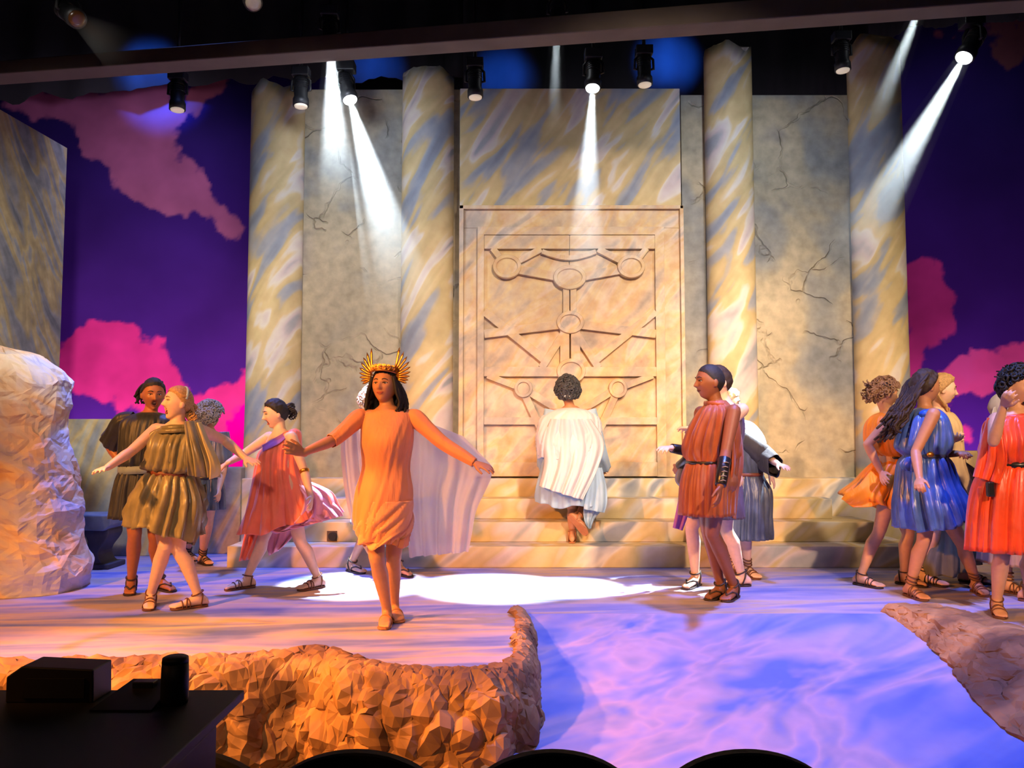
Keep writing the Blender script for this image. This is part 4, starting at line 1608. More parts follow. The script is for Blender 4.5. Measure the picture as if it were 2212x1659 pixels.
def curls(g, p, n, thick, r0=0.011, r1=0.017, drop=0.0, seed=1):
    """small springy curls all over the cap"""
    rnd = random.Random(seed)
    nv, nu = p.HL.shape[:2]
    k = 0
    while k < n:
        j, i = rnd.randrange(nv), rnd.randrange(nu)
        if rnd.random() > math.sin(math.pi * j / nv):
            continue
        q = p.HL[j, i]
        if q[2] < float(hairline(q[1])) + drop:
            continue
        nn = Vector((q[0] / 0.076 ** 2, q[1] / 0.094 ** 2, q[2] / 0.114 ** 2)).normalized()
        c = p.HW(Vector(q) + nn * (thick + rnd.uniform(-0.008, 0.008)))
        r = rnd.uniform(r0, r1) * p.hk
        t = nn.orthogonal().normalized()
        t = Matrix.Rotation(rnd.uniform(0, 6.28), 3, nn) @ t
        b = nn.cross(t)
        w = lambda v: p.hl * v.x + p.hf * v.y + p.hu * v.z
        T, Bv, Nn = w(t), w(b), w(nn)
        pts = [c + T * r * math.cos(a) + Bv * r * math.sin(a) + Nn * r * 0.35 * math.sin(a * 0.5) for a in [x * 1.05 for x in range(7)]]
        g.tube(pts, [r * 0.30, r * 0.42, r * 0.45, r * 0.45, r * 0.42, r * 0.36, r * 0.2], 5)
        k += 1


def lock(g, p, q0, pts, r0, r1, wob=0.006, freq=3.0, n=6, seed=0):
    """strand in head-local coordinates from q0 through pts"""
    rnd = random.Random(seed)
    ctrl = [Vector(q0)] + [Vector(q) for q in pts]
    out = []
    m = 9
    for k in range(m + 1):
        t = k / m * (len(ctrl) - 1)
        i = min(int(t), len(ctrl) - 2)
        a = t - i
        c0 = ctrl[max(i - 1, 0)]
        c3 = ctrl[min(i + 2, len(ctrl) - 1)]
        c1, c2 = ctrl[i], ctrl[i + 1]
        q = 0.5 * ((2 * c1) + (c2 - c0) * a + (2 * c0 - 5 * c1 + 4 * c2 - c3) * a * a + (3 * c1 - c0 - 3 * c2 + c3) * a ** 3)
        w = wob * (k / m)
        q = q + Vector((w * math.sin(freq * k + seed), w * math.cos(freq * k * 1.1 + seed * 2), 0))
        out.append(p.HW(q))
    rad = [r0 + (r1 - r0) * (k / m) for k in range(m + 1)]
    g.tube(out, rad, n)


# ------------------------------------------------------------------ cloth
def cloth(name, col, rough=0.55, sheen=0.2, var=0.18, scale=6.0):
    if name in MATS:
        return MATS[name]
    m = plain(name, col, rough, var=var, scale=scale, sheen=sheen)
    nt = m.node_tree
    N, L = nt.nodes, nt.links
    b = N['Principled BSDF']
    tc = N.new('ShaderNodeTexCoord')
    mp = N.new('ShaderNodeMapping')
    mp.inputs['Scale'].default_value = (1, 1, 0.22)
    nz = N.new('ShaderNodeTexNoise')
    nz.inputs['Scale'].default_value = 24.0
    nz.inputs['Detail'].default_value = 2.0
    nz.inputs['Distortion'].default_value = 0.6
    bp = N.new('ShaderNodeBump')
    bp.inputs['Strength'].default_value = 0.55
    bp.inputs['Distance'].default_value = 0.012
    L.new(tc.outputs['Object'], mp.inputs['Vector'])
    L.new(mp.outputs['Vector'], nz.inputs['Vector'])
    L.new(nz.outputs['Fac'], bp.inputs['Height'])
    L.new(bp.outputs['Normal'], b.inputs['Normal'])
    return m


def catmull(vals, m):
    vals = np.array(vals, float)
    n = len(vals)
    out = []
    for k in range(m):
        t = k / (m - 1) * (n - 1)
        i = min(int(t), n - 2)
        a = t - i
        c0, c1, c2, c3 = vals[max(i - 1, 0)], vals[i], vals[i + 1], vals[min(i + 2, n - 1)]
        out.append(0.5 * ((2 * c1) + (c2 - c0) * a + (2 * c0 - 5 * c1 + 4 * c2 - c3) * a * a + (3 * c1 - c0 - 3 * c2 + c3) * a ** 3))
    return np.array(out)


def garment(p, name, mat, rows, nfold=14, seed=1, nu=120, nv=56, solid=0.004, hemwave=0.0, parent=None, slit=None, sharp=1.5, slant=0.0):
    """rows: (px, py, half width px, half depth m, depth offset m, tilt px (right side lower +), fold amplitude m)"""
    data = []
    for r in rows:
        r = tuple(r) + (0,) * (7 - len(r))
        c = P(r[0], r[1], p.D + r[4])
        kx = p.D / F
        data.append((c.x, c.y, c.z, r[2] * kx, r[3], -r[5] * kx, r[6]))
    a = catmull(data, nv)
    rnd = random.Random(seed)
    ph = [rnd.uniform(0, 6.28) for _ in range(6)]
    v = []
    for j in range(nv):
        cx, cy, cz, ra, rb, tl, am = a[j]
        s = j / (nv - 1)
        for i in range(nu):
            th = 2 * math.pi * i / nu
            q = th + slant * s
            R1 = nfold * 0.30
            n1 = mnoise.noise(Vector((R1 * math.cos(q), R1 * math.sin(q), 1.1 * s + seed * 3.7)))
            n2 = mnoise.noise(Vector((R1 * 1.9 * math.cos(q), R1 * 1.9 * math.sin(q), 1.6 * s + seed * 5.1 + 20)))
            n3 = mnoise.noise(Vector((R1 * 0.45 * math.cos(q), R1 * 0.45 * math.sin(q), 1.4 * s + seed * 1.9 + 40)))
            off = 1.5 * am * (1.15 * (1 - 3.4 * abs(n1)) + 0.7 * (0.5 - 2.6 * abs(n2)) + 1.1 * n3)
            x = cx + (ra + off) * math.cos(th)
            y = cy + (rb + off) * math.sin(th)
            z = cz + tl * math.cos(th)
            if hemwave and s > 0.6:
                z += hemwave * (s - 0.6) / 0.4 * (0.6 * math.sin(3 * th + ph[5]) + 0.4 * math.sin(7 * q + ph[1]))
            v.append((x, y, z))
    f = grid_faces(nu, nv, True)
    if slit is not None:
        a0, a1, j0 = slit
        f = [q for q in f if not (q[0] // nu >= j0 and a0 <= q[0] % nu <= a1)]
    o = mesh_obj(name, v, f, mat, p.root, True)
    if solid:
        md = o.modifiers.new('thickness', 'SOLIDIFY')
        md.thickness = solid
    return o


def drape(p, name, mat, left, right, nu=40, nv=50, fold=0.02, nf=5, seed=1, solid=0.003, bulge=0.0):
    """sheet between two polylines of (px, py, depth offset), folds in depth"""
    def L3(t):
        return tuple(P(t[0], t[1], p.D + t[2]))
    A = catmull([L3(t) for t in left], nv)
    B = catmull([L3(t) for t in right], nv)
    rnd = random.Random(seed)
    ph = rnd.uniform(0, 6)
    v = []
    for j in range(nv):
        s = j / (nv - 1)
        for i in range(nu):
            u = i / (nu - 1)
            q = A[j] * (1 - u) + B[j] * u
            w = math.sin(nf * 2 * math.pi * u + ph + 1.5 * s) + 0.5 * math.sin(nf * 4.3 * math.pi * u + 2 * ph - 2 * s)
            v.append((q[0] + 0.3 * fold * math.cos(nf * 2 * math.pi * u + ph) * min(u, 1 - u) * 2, q[1] + fold * w * (0.3 + 0.7 * s) - bulge * math.sin(math.pi * u), q[2]))
    o = mesh_obj(name, v, grid_faces(nu, nv), mat, p.root, True)
    if solid:
        md = o.modifiers.new('thickness', 'SOLIDIFY')
        md.thickness = solid
    return o


def sleeve(p, name, mat, pts, rads, nf=7, amp=0.006, seed=1, parent=None, nu=48, nv=18, droop=0.0):
    """loft round a polyline of world points"""
    pts = catmull([tuple(q) for q in pts], nv)
    rad = catmull([(r, 0) for r in rads], nv)[:, 0]
    rnd = random.Random(seed)
    ph = rnd.uniform(0, 6)
    v = []
    prev = Vector((0, 1, 0.2))
    for j in range(nv):
        c = Vector(pts[j])
        t = Vector(pts[min(j + 1, nv - 1)]) - Vector(pts[max(j - 1, 0)])
        t.normalize()
        a = (prev - t * prev.dot(t)).normalized()
        prev = a
        b = t.cross(a)
        for i in range(nu):
            th = 2 * math.pi * i / nu
            r = rad[j] + amp * math.sin(nf * th + ph + j * 0.15) * (0.3 + 0.7 * j / nv)
            q = c + a * r * math.cos(th) + b * r * math.sin(th)
            if droop:
                q.z -= droop * (j / (nv - 1)) * max(0.0, (c.z - q.z) / max(rad[j], 1e-4))
            v.append(q)
    o = mesh_obj(name, v, grid_faces(nu, nv, True), mat, parent or p.root, True)
    md = o.modifiers.new('thickness', 'SOLIDIFY')
    md.thickness = 0.003
    return o


def belt(p, mat, px, py, hw, rb, dy=0.0, h=0.04, tilt=0.0, name='belt'):
    c = P(px, py, p.D + dy)
    kx = p.D / F
    n = 48
    v = []
    for (zo, ro) in ((-h / 2, 0), (-h / 2, 0.008), (0, 0.011), (h / 2, 0.008), (h / 2, 0)):
        for i in range(n):
            th = 2 * math.pi * i / n
            w = 1 + 0.01 * math.sin(9 * th)
            v.append((c.x + (hw * kx * w + ro) * math.cos(th), c.y + (rb * w + ro) * math.sin(th), c.z + zo - tilt * kx * math.cos(th)))
    return mesh_obj(name, v, grid_faces(n, 5, True), mat, p.root, True)


def cuff(p, mat, side, t0, t1, r, name='bracer'):
    sh, el, wr, tip = p.arm[side]
    w = wr - el
    a, b = el + w * t0, el + w * t1
    m = (a + b) / 2
    d = w.normalized() * 0.004
    return G().tube([a - d, a, m, b, b + d], [r * 0.9, r, r * 0.93, r * 0.85, r * 0.75], 22).obj(name, mat, p.root, True)

# ------------------------------------------------------------------ the cast
M_sand_dk = plain('dark_sandal_leather', srgb(52, 36, 30), 0.6)
M_sand_br = plain('brown_sandal_leather', srgb(104, 62, 40), 0.6)
M_sand_tan = plain('tan_shoe_leather', srgb(176, 112, 70), 0.55)
M_gold = plain('gold_metal', srgb(214, 150, 70), 0.3, 0.9)
M_hair_blk = plain('black_hair', (0.012, 0.009, 0.008, 1), 0.7, var=0.4, scale=90)
M_hair_brn = plain('dark_brown_hair', (0.035, 0.018, 0.010, 1), 0.7, var=0.4, scale=90)
M_hair_lbr = plain('light_brown_hair', srgb(124, 92, 66), 0.7, var=0.35, scale=90)
M_hair_bld = plain('blonde_hair', srgb(176, 138, 92), 0.7, var=0.3, scale=90)
M_hair_gry = plain('grey_brown_curly_hair', srgb(110, 104, 100), 0.6, var=0.4, scale=120)
M_leather = plain('black_leather', (0.014, 0.012, 0.012, 1), 0.3, scale=50, bump=0.2)
M_belt_br = plain('brown_leather_belt', srgb(110, 54, 34), 0.5)
BROW_LT = plain('light_brow', srgb(120, 86, 60), 0.7)


# ---- woman in peach dress with winged crown and sheer cape
def goddess():
    p = build_body(dict(label='person in peach dress and winged gold crown walking forward with arms spread', D=5.36, H=1.66, skin='mid',
        head=(832, 834), neck=(837, 886), pel=(833, 1062), yc=2, yp=0, hyaw=-14, hpitch=8, smile=1.0,
        armR=[(722, 950, -1), (655, 978, -1), (608, 962, -1), (0.2, 1, -0.3), (0, -0.2, 1), 0.15],
        armL=[(957, 957, -1), (1025, 1000, -1), (1075, 1016, -1), (0, 0.4, -1), (0.2, -1, 0.2), 0.30],
        legR=[(814, 1206, -0.10), (836, 1316), (828, 1356)], legL=[(850, 1203, -0.02), (852, 1304), (862, 1338)],
        sandal=(M_sand_tan, 'pump'), voxel=0.0056))
    m = cloth('peach_jersey', srgb(246, 154, 94), 0.6, 0.2, 0.06)
    garment(p, 'dress', m, [(836, 886, 24, .062, .0, 0, 0), (836, 892, 48, .085, .0, 0, .001), (837, 904, 56, .105, .0, 0, .001), (837, 930, 55, .150, -.01, 0, .002), (836, 960, 54, .162, -.015, 0, .002),
        (834, 1010, 49, .120, -.005, 0, .003), (830, 1060, 60, .155, 0, 0, .003), (827, 1105, 60, .160, 0, 0, .006), (827, 1145, 53, .150, 0, 4, .010), (830, 1170, 44, .135, 0, 8, .012)],
        nfold=9, seed=5, hemwave=0.015, slant=1.5)
    sh, el, wr, tip = p.arm['L']
    sleeve(p, 'sleeve', m, [sh * 0.75 + P(837, 900, 5.36) * 0.25, sh + (el - sh) * 0.08, sh + (el - sh) * 0.5, el, el + (wr - el) * 0.6, wr], [.035, .060, .052, .045, .039, .029], amp=.002, nv=30)
    sh, el, wr, tip = p.arm['R']
    sleeve(p, 'sleeve', m, [sh * 0.75 + P(837, 900, 5.36) * 0.25, sh + (el - sh) * 0.08, sh + (el - sh) * 0.5, sh + (el - sh) * .9, el + (wr - el) * 0.10], [.035, .060, .053, .048, .045], amp=.002, nv=30)
    # overskirt gather: soft peach ruffle near the hem
    m2 = cloth('peach_chiffon', srgb(246, 164, 108), 0.7, 0.3, 0.08)
    garment(p, 'overskirt', m2, [(832, 1080, 58, .162, 0, 0, .003), (828, 1120, 60, .170, 0, -6, .007), (826, 1150, 56, .166, 0, -4, .010), (824, 1172, 46, .150, 0, -4, .012)], nfold=7, seed=11, nv=24, hemwave=0.03, slant=2.0)
    # sheer cape
    ms, nt, b = new_mat('sheer_white_voile')
    nt.nodes.remove(b)
    out = nt.nodes['Material Output']
    tr = nt.nodes.new('ShaderNodeBsdfTransparent')
    df = nt.nodes.new('ShaderNodeBsdfDiffuse')
    tl = nt.nodes.new('ShaderNodeBsdfTranslucent')
    nz = nt.nodes.new('ShaderNodeTexNoise')
    nz.inputs['Scale'].default_value = 3.0
    rp = nt.nodes.new('ShaderNodeValToRGB')
    rp.color_ramp.elements[0].color = srgb(228, 224, 246)
    rp.color_ramp.elements[1].color = srgb(248, 242, 248)
    nt.links.new(nz.outputs['Fac'], rp.inputs['Fac'])
    for q in (df, tl):
        nt.links.new(rp.outputs['Color'], q.inputs['Color'])
    m1 = nt.nodes.new('ShaderNodeMixShader')
    m1.inputs[0].default_value = 0.6
    nt.links.new(df.outputs[0], m1.inputs[1])
    nt.links.new(tl.outputs[0], m1.inputs[2])
    m3 = nt.nodes.new('ShaderNodeMixShader')
    m3.inputs[0].default_value = 0.84
    nt.links.new(tr.outputs[0], m3.inputs[1])
    nt.links.new(m1.outputs[0], m3.inputs[2])
    nt.links.new(m3.outputs[0], out.inputs['Surface'])
    drape(p, 'cape', ms, [(736, 948, .06), (738, 1000, .08), (748, 1080, .12), (764, 1140, .14), (792, 1196, .14)], [(815, 893, .16), (818, 960, .17), (820, 1040, .18), (822, 1120, .19), (826, 1206, .18)], 40, 50, .022, 3, 2, 0)
    drape(p, 'cape', ms, [(862, 890, .16), (868, 960, .17), (872, 1040, .18), (876, 1120, .19), (884, 1204, .18)], [(1064, 1008, .10), (1058, 1040, .10), (1030, 1100, .12), (1020, 1150, .12), (1012, 1192, .12)], 60, 50, .028, 4, 7, 0)
    drape(p, 'cape', ms, [(862, 888, .13), (864, 892, .15), (866, 900, .16)], [(1000, 942, .14), (1040, 982, .12), (1064, 1008, .10)], 30, 12, .006, 2, 4, 0)
    # hair
    g = hair_cap(p, M_hair_blk, 0.012, 0.002, 40)
    for k in range(34):
        sg = -1 if k % 2 else 1
        a = (k // 2) / 16
        yb = 0.055 - 0.13 * a
        q0 = (sg * 0.070, yb * 0.8, 0.05 - 0.03 * a)
        out_ = 0.090 + 0.020 * math.sin(a * 3.1)
        lock(g, p, q0, [(sg * out_, yb - 0.015, -0.03), (sg * (out_ + 0.018), yb - 0.03, -0.10), (sg * (0.098 + 0.02 * a), yb - 0.03, -0.165 - 0.015 * math.sin(k * 2.3))], 0.013, 0.007, 0.006, 1.2, 7, k)
    for k in range(22):
        t = k / 21 * 2 - 1
        lock(g, p, (0.075 * t, -0.055 - 0.03 * (1 - t * t), 0.02), [(0.085 * t, -0.09, -0.05), (0.10 * t, -0.085, -0.12), (0.105 * t, -0.07, -0.185 - 0.02 * math.sin(k * 1.9))], 0.015, 0.008, 0.008, 1.4, 6, k)
    for sg in (-1, 1):
        for k in range(6):
            lock(g, p, (sg * 0.078, 0.0 - 0.012 * k, 0.0), [(sg * 0.105, -0.005 - 0.012 * k, -0.07), (sg * (0.135 - 0.006 * k), -0.02, -0.125), (sg * (0.120 + 0.008 * math.sin(k * 2)), -0.01 - 0.01 * k, -0.19)], 0.012, 0.004, 0.010, 1.6, 6, k + 40)
    g.obj('hair', M_hair_blk, p.root, True)
    # crown
    c0 = p.HW((0, 0.0, 0.085))
    band_pts = [p.HW((0.088 * math.cos(a), 0.100 * math.sin(a), 0.070 + 0.012 * math.sin(a))) for a in [math.pi * k / 16 for k in range(-1, 18)]]
    cr = G().tube(band_pts, 0.007, 8).obj('crown', M_gold, p.root, True)
    for k in range(7):
        a = math.pi * (0.22 + 0.56 * k / 6)
        cc = (0.090 * math.cos(a), 0.104 * math.sin(a), 0.092 + 0.010 * math.sin(a))
        rg = G()
        for t in range(3):
            pts = [p.HW((cc[0] + (0.016 - 0.005 * t) * math.cos(q * math.pi / 6), cc[1] + 0.003 * t, cc[2] + (0.016 - 0.005 * t) * math.sin(q * math.pi / 6))) for q in range(13)]
            rg.tube(pts, 0.0035, 6)
        rg.obj('rosette', M_gold, cr, True)
    for sg in (-1, 1):
        for k in range(9):
            t = k / 8
            ang = math.radians(78 - 100 * t) if True else 0
            L = 0.150 - 0.085 * t
            bx, bz = sg * (0.074 + 0.012 * t), 0.088 - 0.05 * t
            d = Vector((sg * math.cos(ang), 0.0, math.sin(ang)))
            pr = Vector((-d.z, 0, d.x))
            root = Vector((bx, 0.045 - 0.02 * t, bz))
            w = 0.0085
            pts = []
            for (l, ww) in ((0, 0.6), (0.35, 1.0), (0.8, 1.0), (1.0, 0.25)):
                bend = Vector((sg * -0.012 * l * l * (1 - t), -0.01 * l, 0))
                pts.append((root + d * L * l + bend, w * ww))
            fg_ = G().tube([p.HW(q[0]) for q in pts], [(q[1], 0.003) for q in pts], 8, up=tuple((p.hl * pr.x + p.hu * pr.z)))
            fg_.obj('feather', M_gold, cr, True)
    return p


# ---- woman in olive satin tunic, singing
def olive_woman():
    p = build_body(dict(label='person in olive satin tunic singing with both arms flung out', D=5.82, H=1.64, skin='fair',
        head=(384, 871), neck=(383, 918), pel=(368, 1058), yc=-12, yp=-10, hyaw=-48, hpitch=10, mouth=1.0, browmat=BROW_LT,
        armR=[(282, 976, -1), (232, 1010, -1), (206, 1016, -1), (0.2, -0.3, -1), (-0.2, -0.6, 1), 0.2],
        armL=[(484, 950, 1), (531, 990, -1), (562, 1002, -1), (0, 0.4, -1), (0.3, -1, 0.4), 0.15],
        legR=[(357, 1178, -0.10), (326, 1282), (318, 1320)], legL=[(385, 1186, 0.0), (428, 1284), (376, 1312)],
        sandal=(M_sand_br, 'strappy'), voxel=0.0058))
    m = cloth('olive_satin', srgb(132, 124, 92), 0.32, 0.1, 0.25, 9)
    garment(p, 'tunic', m, [(384, 917, 18, .055, 0, 0, 0), (384, 924, 40, .085, 0, -3, .004), (382, 936, 56, .115, 0, -2, .008), (378, 962, 56, .150, -.01, 0, .012), (376, 992, 57, .160, -.01, 0, .014), (374, 1012, 62, .165, 0, 4, .014), (370, 1021, 44, .130, 0, 4, .006),
        (368, 1030, 52, .150, 0, 4, .010), (364, 1065, 70, .18, 0, 6, .016), (358, 1105, 78, .20, 0, 10, .020), (354, 1145, 76, .21, 0, 16, .022)], nfold=13, seed=3, hemwave=0.03, slant=0.6)
    # sling drape hanging from the left shoulder
    drape(p, 'shoulder_drape', m, [(398, 910, -.12), (402, 950, -.22), (404, 990, -.24), (408, 1027, -.21)], [(430, 910, -.05), (446, 950, -.10), (468, 1000, -.12), (474, 1032, -.09)], 34, 40, .016, 2.5, 5, .004, .04)
    drape(p, 'shoulder_drape', cloth('pale_olive_lining', srgb(206, 188, 130), 0.5, 0.1, 0.1), [(426, 914, -.085), (438, 950, -.15), (454, 1000, -.17), (454, 1036, -.15)], [(434, 912, -.04), (453, 955, -.09), (476, 1002, -.10), (476, 1026, -.08)], 16, 30, .010, 1, 9, .004, .02)
    belt(p, M_belt_br, 370, 1022, 46, .136, 0, .035, 4)
    belt(p, m, 383, 924, 31, .098, -.012, .035, -2, 'collar')
    belt(p, m, 382, 931, 38, .122, -.02, .03, -2, 'collar')
    drape(p, 'back_panel', m, [(418, 1050, .10), (414, 1090, .12), (404, 1130, .14), (398, 1172, .15)], [(446, 1045, .10), (448, 1080, .12), (442, 1130, .14), (420, 1178, .15)], 20, 30, .012, 2, 6)
    g = hair_cap(p, M_hair_bld, 0.010, 0.002, 40)
    for k in range(22):
        a = k / 22 * 2 * math.pi
        q = (0.030 * math.cos(a) + 0.02, -0.088 + 0.018 * math.sin(3 * a), -0.035 + 0.045 * math.sin(a))
        lock(g, p, (0.05 * math.cos(a), -0.07, 0.02), [q, (q[0] * 1.1, q[1] - 0.02, q[2] - 0.02), (q[0] * 0.8, q[1], q[2] - 0.05)], 0.011, 0.006, 0.006, 2.0, 6, k)
    for sg in (-1, 1):
        pts = [p.HW((sg * 0.083 * math.sin(a), 0.062 * math.cos(a) - 0.01, 0.066 + 0.02 * math.cos(a * 2))) for a in [math.pi * t / 10 for t in range(1, 9)]]
        g.tube(pts, 0.011, 8)
    g.obj('hair', M_hair_bld, p.root, True)
    hb = [p.HW((0.090 * math.cos(a), -0.02 - 0.01 * math.sin(a), 0.03 + 0.092 * math.sin(a))) for a in [math.pi * t / 14 for t in range(15)]]
    G().tube(hb, [(0.009, 0.004)] * 15, 8, up=tuple(p.hf)).obj('hair_ribbon', plain('pale_blue_ribbon', srgb(176, 200, 216), 0.5), p.root, True)


# ---- man in black tunic
def dark_man():
    p = build_body(dict(label='person in black tunic with hand on hip behind the olive tunic', D=6.45, H=1.72, skin='brown', fem=False,
        head=(331, 852), neck=(324, 896), pel=(311, 1030), yc=8, yp=0, hyaw=32, hpitch=-6, mouth=0.6,
        armR=[(236, 962, 1), (270, 1012, -1), (292, 1012, -1), (0.4, 0.5, -0.6), (0, -0.3, 1), 0.3],
        armL=[(392, 958, 1), (366, 1010, -1), (346, 1014, -1), (-0.4, 0.5, -0.6), (0, -0.3, 1), 0.3],
        legR=[(291, 1154, -0.06), (284, 1252), (277, 1286)], legL=[(335, 1160, -0.04), (346, 1248), (368, 1273)],
        sandal=(M_sand_dk, 'thong')))
    m = cloth('black_satin', srgb(34, 38, 46), 0.5, 0.1, 0.3, 9)
    garment(p, 'tunic', m, [(324, 892, 20, .06, 0, 0, 0), (324, 899, 44, .10, 0, 0, .004), (322, 914, 60, .14, 0, 0, .008), (318, 950, 56, .165, 0, 0, .012), (314, 985, 52, .165, 0, 0, .012), (312, 1002, 54, .16, 0, 0, .010), (312, 1012, 45, .14, 0, 0, .004),
        (310, 1024, 50, .15, 0, 0, .009), (306, 1060, 55, .165, 0, 2, .013), (302, 1120, 58, .18, 0, 4, .016)], nfold=16, seed=8)
    for s in 'RL':
        sh, el, wr, tip = p.arm[s]
        sleeve(p, 'sleeve', m, [sh * 0.6 + P(324, 900, 6.45) * 0.4, sh + (el - sh) * 0.1, sh + (el - sh) * 0.5, sh + (el - sh) * .85], [.050, .072, .080, .090], 8, .006, 2, droop=0.02)
    belt(p, cloth('grey_blue_sash', srgb(120, 136, 146), 0.6, 0.1, 0.2), 311, 1014, 50, .162, 0, .06, -2, 'sash')
    g = hair_cap(p, M_hair_blk, 0.010, 0.004, 70)
    for k in range(26):
        a = k / 26
        x = 0.06 * math.cos(a * 9)
        lock(g, p, (x, -0.03 - 0.04 * a, 0.09 - 0.06 * a), [(x * 1.1 - 0.01, -0.105, 0.06 - 0.05 * a), (x * 0.9 - 0.03 - 0.02 * math.sin(k), -0.14, -0.0 - 0.04 * a), (x * 0.8 - 0.045, -0.15 - 0.01 * math.cos(k * 3), -0.05 - 0.03 * math.sin(k * 2))], 0.011, 0.008, 0.007, 2.2, 7, k)
    g.obj('hair', M_hair_blk, p.root, True)


# ---- curly haired person at the back left
def curly_back():
    p = build_body(dict(label='person with round grey curly hair facing away behind the olive tunic', D=7.62, H=1.58, skin='tan',
        head=(452, 901), neck=(456, 938), pel=(442, 1052), yc=150, yp=140, hyaw=150, hpitch=-8,
        armR=[(483, 1010, 1), (473, 1056, -1), (473, 1086, -1), (-1, 0.2, 0), (0, 1, 0.1), 0.5],
        armL=[(412, 1000, 1), (410, 1045, -1), (410, 1070, 0), (1, 0.2, 0), (0, 1, 0.1), 0.4],
        legR=[(448, 1140, 0.04), (437, 1198), (462, 1220)], legL=[(418, 1140, 0.04), (404, 1190), (420, 1208)],
        sandal=(M_sand_dk, 'laced'), voxel=0.007))
    m = cloth('slate_blue_satin', srgb(74, 84, 104), 0.36, 0.1, 0.3, 9)
    garment(p, 'tunic', m, [(456, 936, 14, .05, 0, 0, 0), (455, 942, 32, .09, 0, 0, .003), (454, 955, 42, .13, 0, 0, .007), (452, 985, 40, .15, 0, 0, .010), (447, 1020, 38, .15, 0, 0, .010), (445, 1030, 32, .13, 0, 0, .004), (442, 1060, 40, .16, 0, 0, .012), (440, 1100, 43, .17, 0, 0, .014)], nfold=14, seed=4)
    for s in 'RL':
        sh, el, wr, tip = p.arm[s]
        sleeve(p, 'sleeve', m, [sh - (el - sh) * 0.2, sh + (el - sh) * 0.4, sh + (el - sh) * 0.85], [.06, .078, .088], 7, .008, 2, droop=0.03)
    belt(p, M_leather, 445, 1031, 33, .135, 0, .03)
    g = hair_cap(p, M_hair_gry, 0.036, 0.008, 60, -0.01)
    curls(g, p, 420, 0.042, 0.011, 0.018, -0.01, 3)
    g.obj('hair', M_hair_gry, p.root, True)


# ---- woman in coral dress
def coral_woman():
    p = build_body(dict(label='person in flowing coral dress striding to the left beside winged crown figure', D=6.68, H=1.62, skin='fair',
        head=(595, 894), neck=(605, 935), pel=(612, 1064), yc=-42, yp=-40, hyaw=-62, hpitch=-8, mouth=0.35,
        armR=[(527, 980, 1), (492, 1000, -1), (472, 1012, 0), (0, 0.3, -1), (0, -1, 0.3), 0.2],
        armL=[(657, 1016, -1), (672, 1076, -1), (672, 1104, -1), (-1, 0.2, 0), (-0.4, -1, 0.1), 0.35],
        legR=[(572, 1155, -0.05), (534, 1246), (482, 1272)], legL=[(648, 1168, -0.04), (686, 1246), (646, 1272)],
        sandal=(M_sand_br, 'strappy')))
    m = cloth('coral_chiffon', srgb(252, 122, 100), 0.5, 0.3, 0.16)
    mp = cloth('pink_chiffon_lining', srgb(252, 164, 196), 0.5, 0.3, 0.14)
    garment(p, 'dress', m, [(620, 934, 18, .075, 0, -8, .002), (610, 950, 36, .115, 0, -16, .004), (604, 975, 42, .150, -.01, -8, .007), (602, 1010, 43, .150, 0, 0, .010), (606, 1060, 54, .18, 0, 0, .013), (606, 1100, 64, .20, 0, -8, .018), (606, 1138, 76, .21, 0, -16, .024)], nfold=11, seed=6, hemwave=0.03)
    # windblown skirt layers
    drape(p, 'skirt_flare', mp, [(630, 1040, -.10), (655, 1075, -.12), (640, 1120, -.16), (600, 1150, -.18)], [(668, 1040, .05), (716, 1062, .03), (734, 1092, .02), (744, 1106, .0)], 44, 36, .026, 3, 3)
    drape(p, 'skirt_flare', mp, [(560, 1128, -.16), (575, 1142, -.18), (592, 1152, -.18), (610, 1150, -.18)], [(700, 1072, -.02), (724, 1090, -.02), (736, 1104, -.02), (742, 1114, -.02)], 50, 18, .022, 5, 8)
    drape(p, 'skirt_train', m, [(560, 1010, .02), (548, 1080, .06), (528, 1150, .10), (516, 1212, .12)], [(610, 1030, .10), (606, 1090, .15), (592, 1150, .18), (556, 1206, .16)], 40, 40, .022, 3, 4)
    drape(p, 'skirt_train', mp, [(575, 1120, .14), (580, 1150, .16), (578, 1180, .17), (582, 1200, .17)], [(650, 1110, .14), (650, 1135, .16), (632, 1160, .17), (606, 1186, .17)], 24, 24, .016, 2, 5)
    drape(p, 'shoulder_sash', cloth('violet_trim', srgb(150, 90, 190), 0.5, 0.2, 0.1), [(566, 962, -.13), (580, 954, -.14), (600, 942, -.12), (622, 930, -.06)], [(568, 976, -.15), (584, 968, -.17), (606, 956, -.16), (628, 936, -.08)], 8, 24, .004, 1, 2)
    cuff(p, M_gold, 'L', 0.0, 0.10, .043, 'armlet')
    g = hair_cap(p, M_hair_blk, 0.012, 0.004, 60)
    g.ball(p.HW((-0.005, -0.105, 0.025)), (0.042, 0.036, 0.044), (p.hl, p.hf, p.hu), 18, 12)
    for k in range(18):
        a = k / 18 * 2 * math.pi
        q = Vector((0.032 * math.cos(a), -0.11 + 0.02 * math.sin(2 * a), 0.02 + 0.038 * math.sin(a)))
        lock(g, p, tuple(q * 0.9), [tuple(q + Vector((0.01, -0.02, 0.01))), tuple(q + Vector((0, -0.03, -0.015))), tuple(q + Vector((0.005 * math.cos(k), -0.015, -0.045)))], 0.010, 0.005, 0.006, 2.4, 6, k)
    g.obj('hair', M_hair_blk, p.root, True)


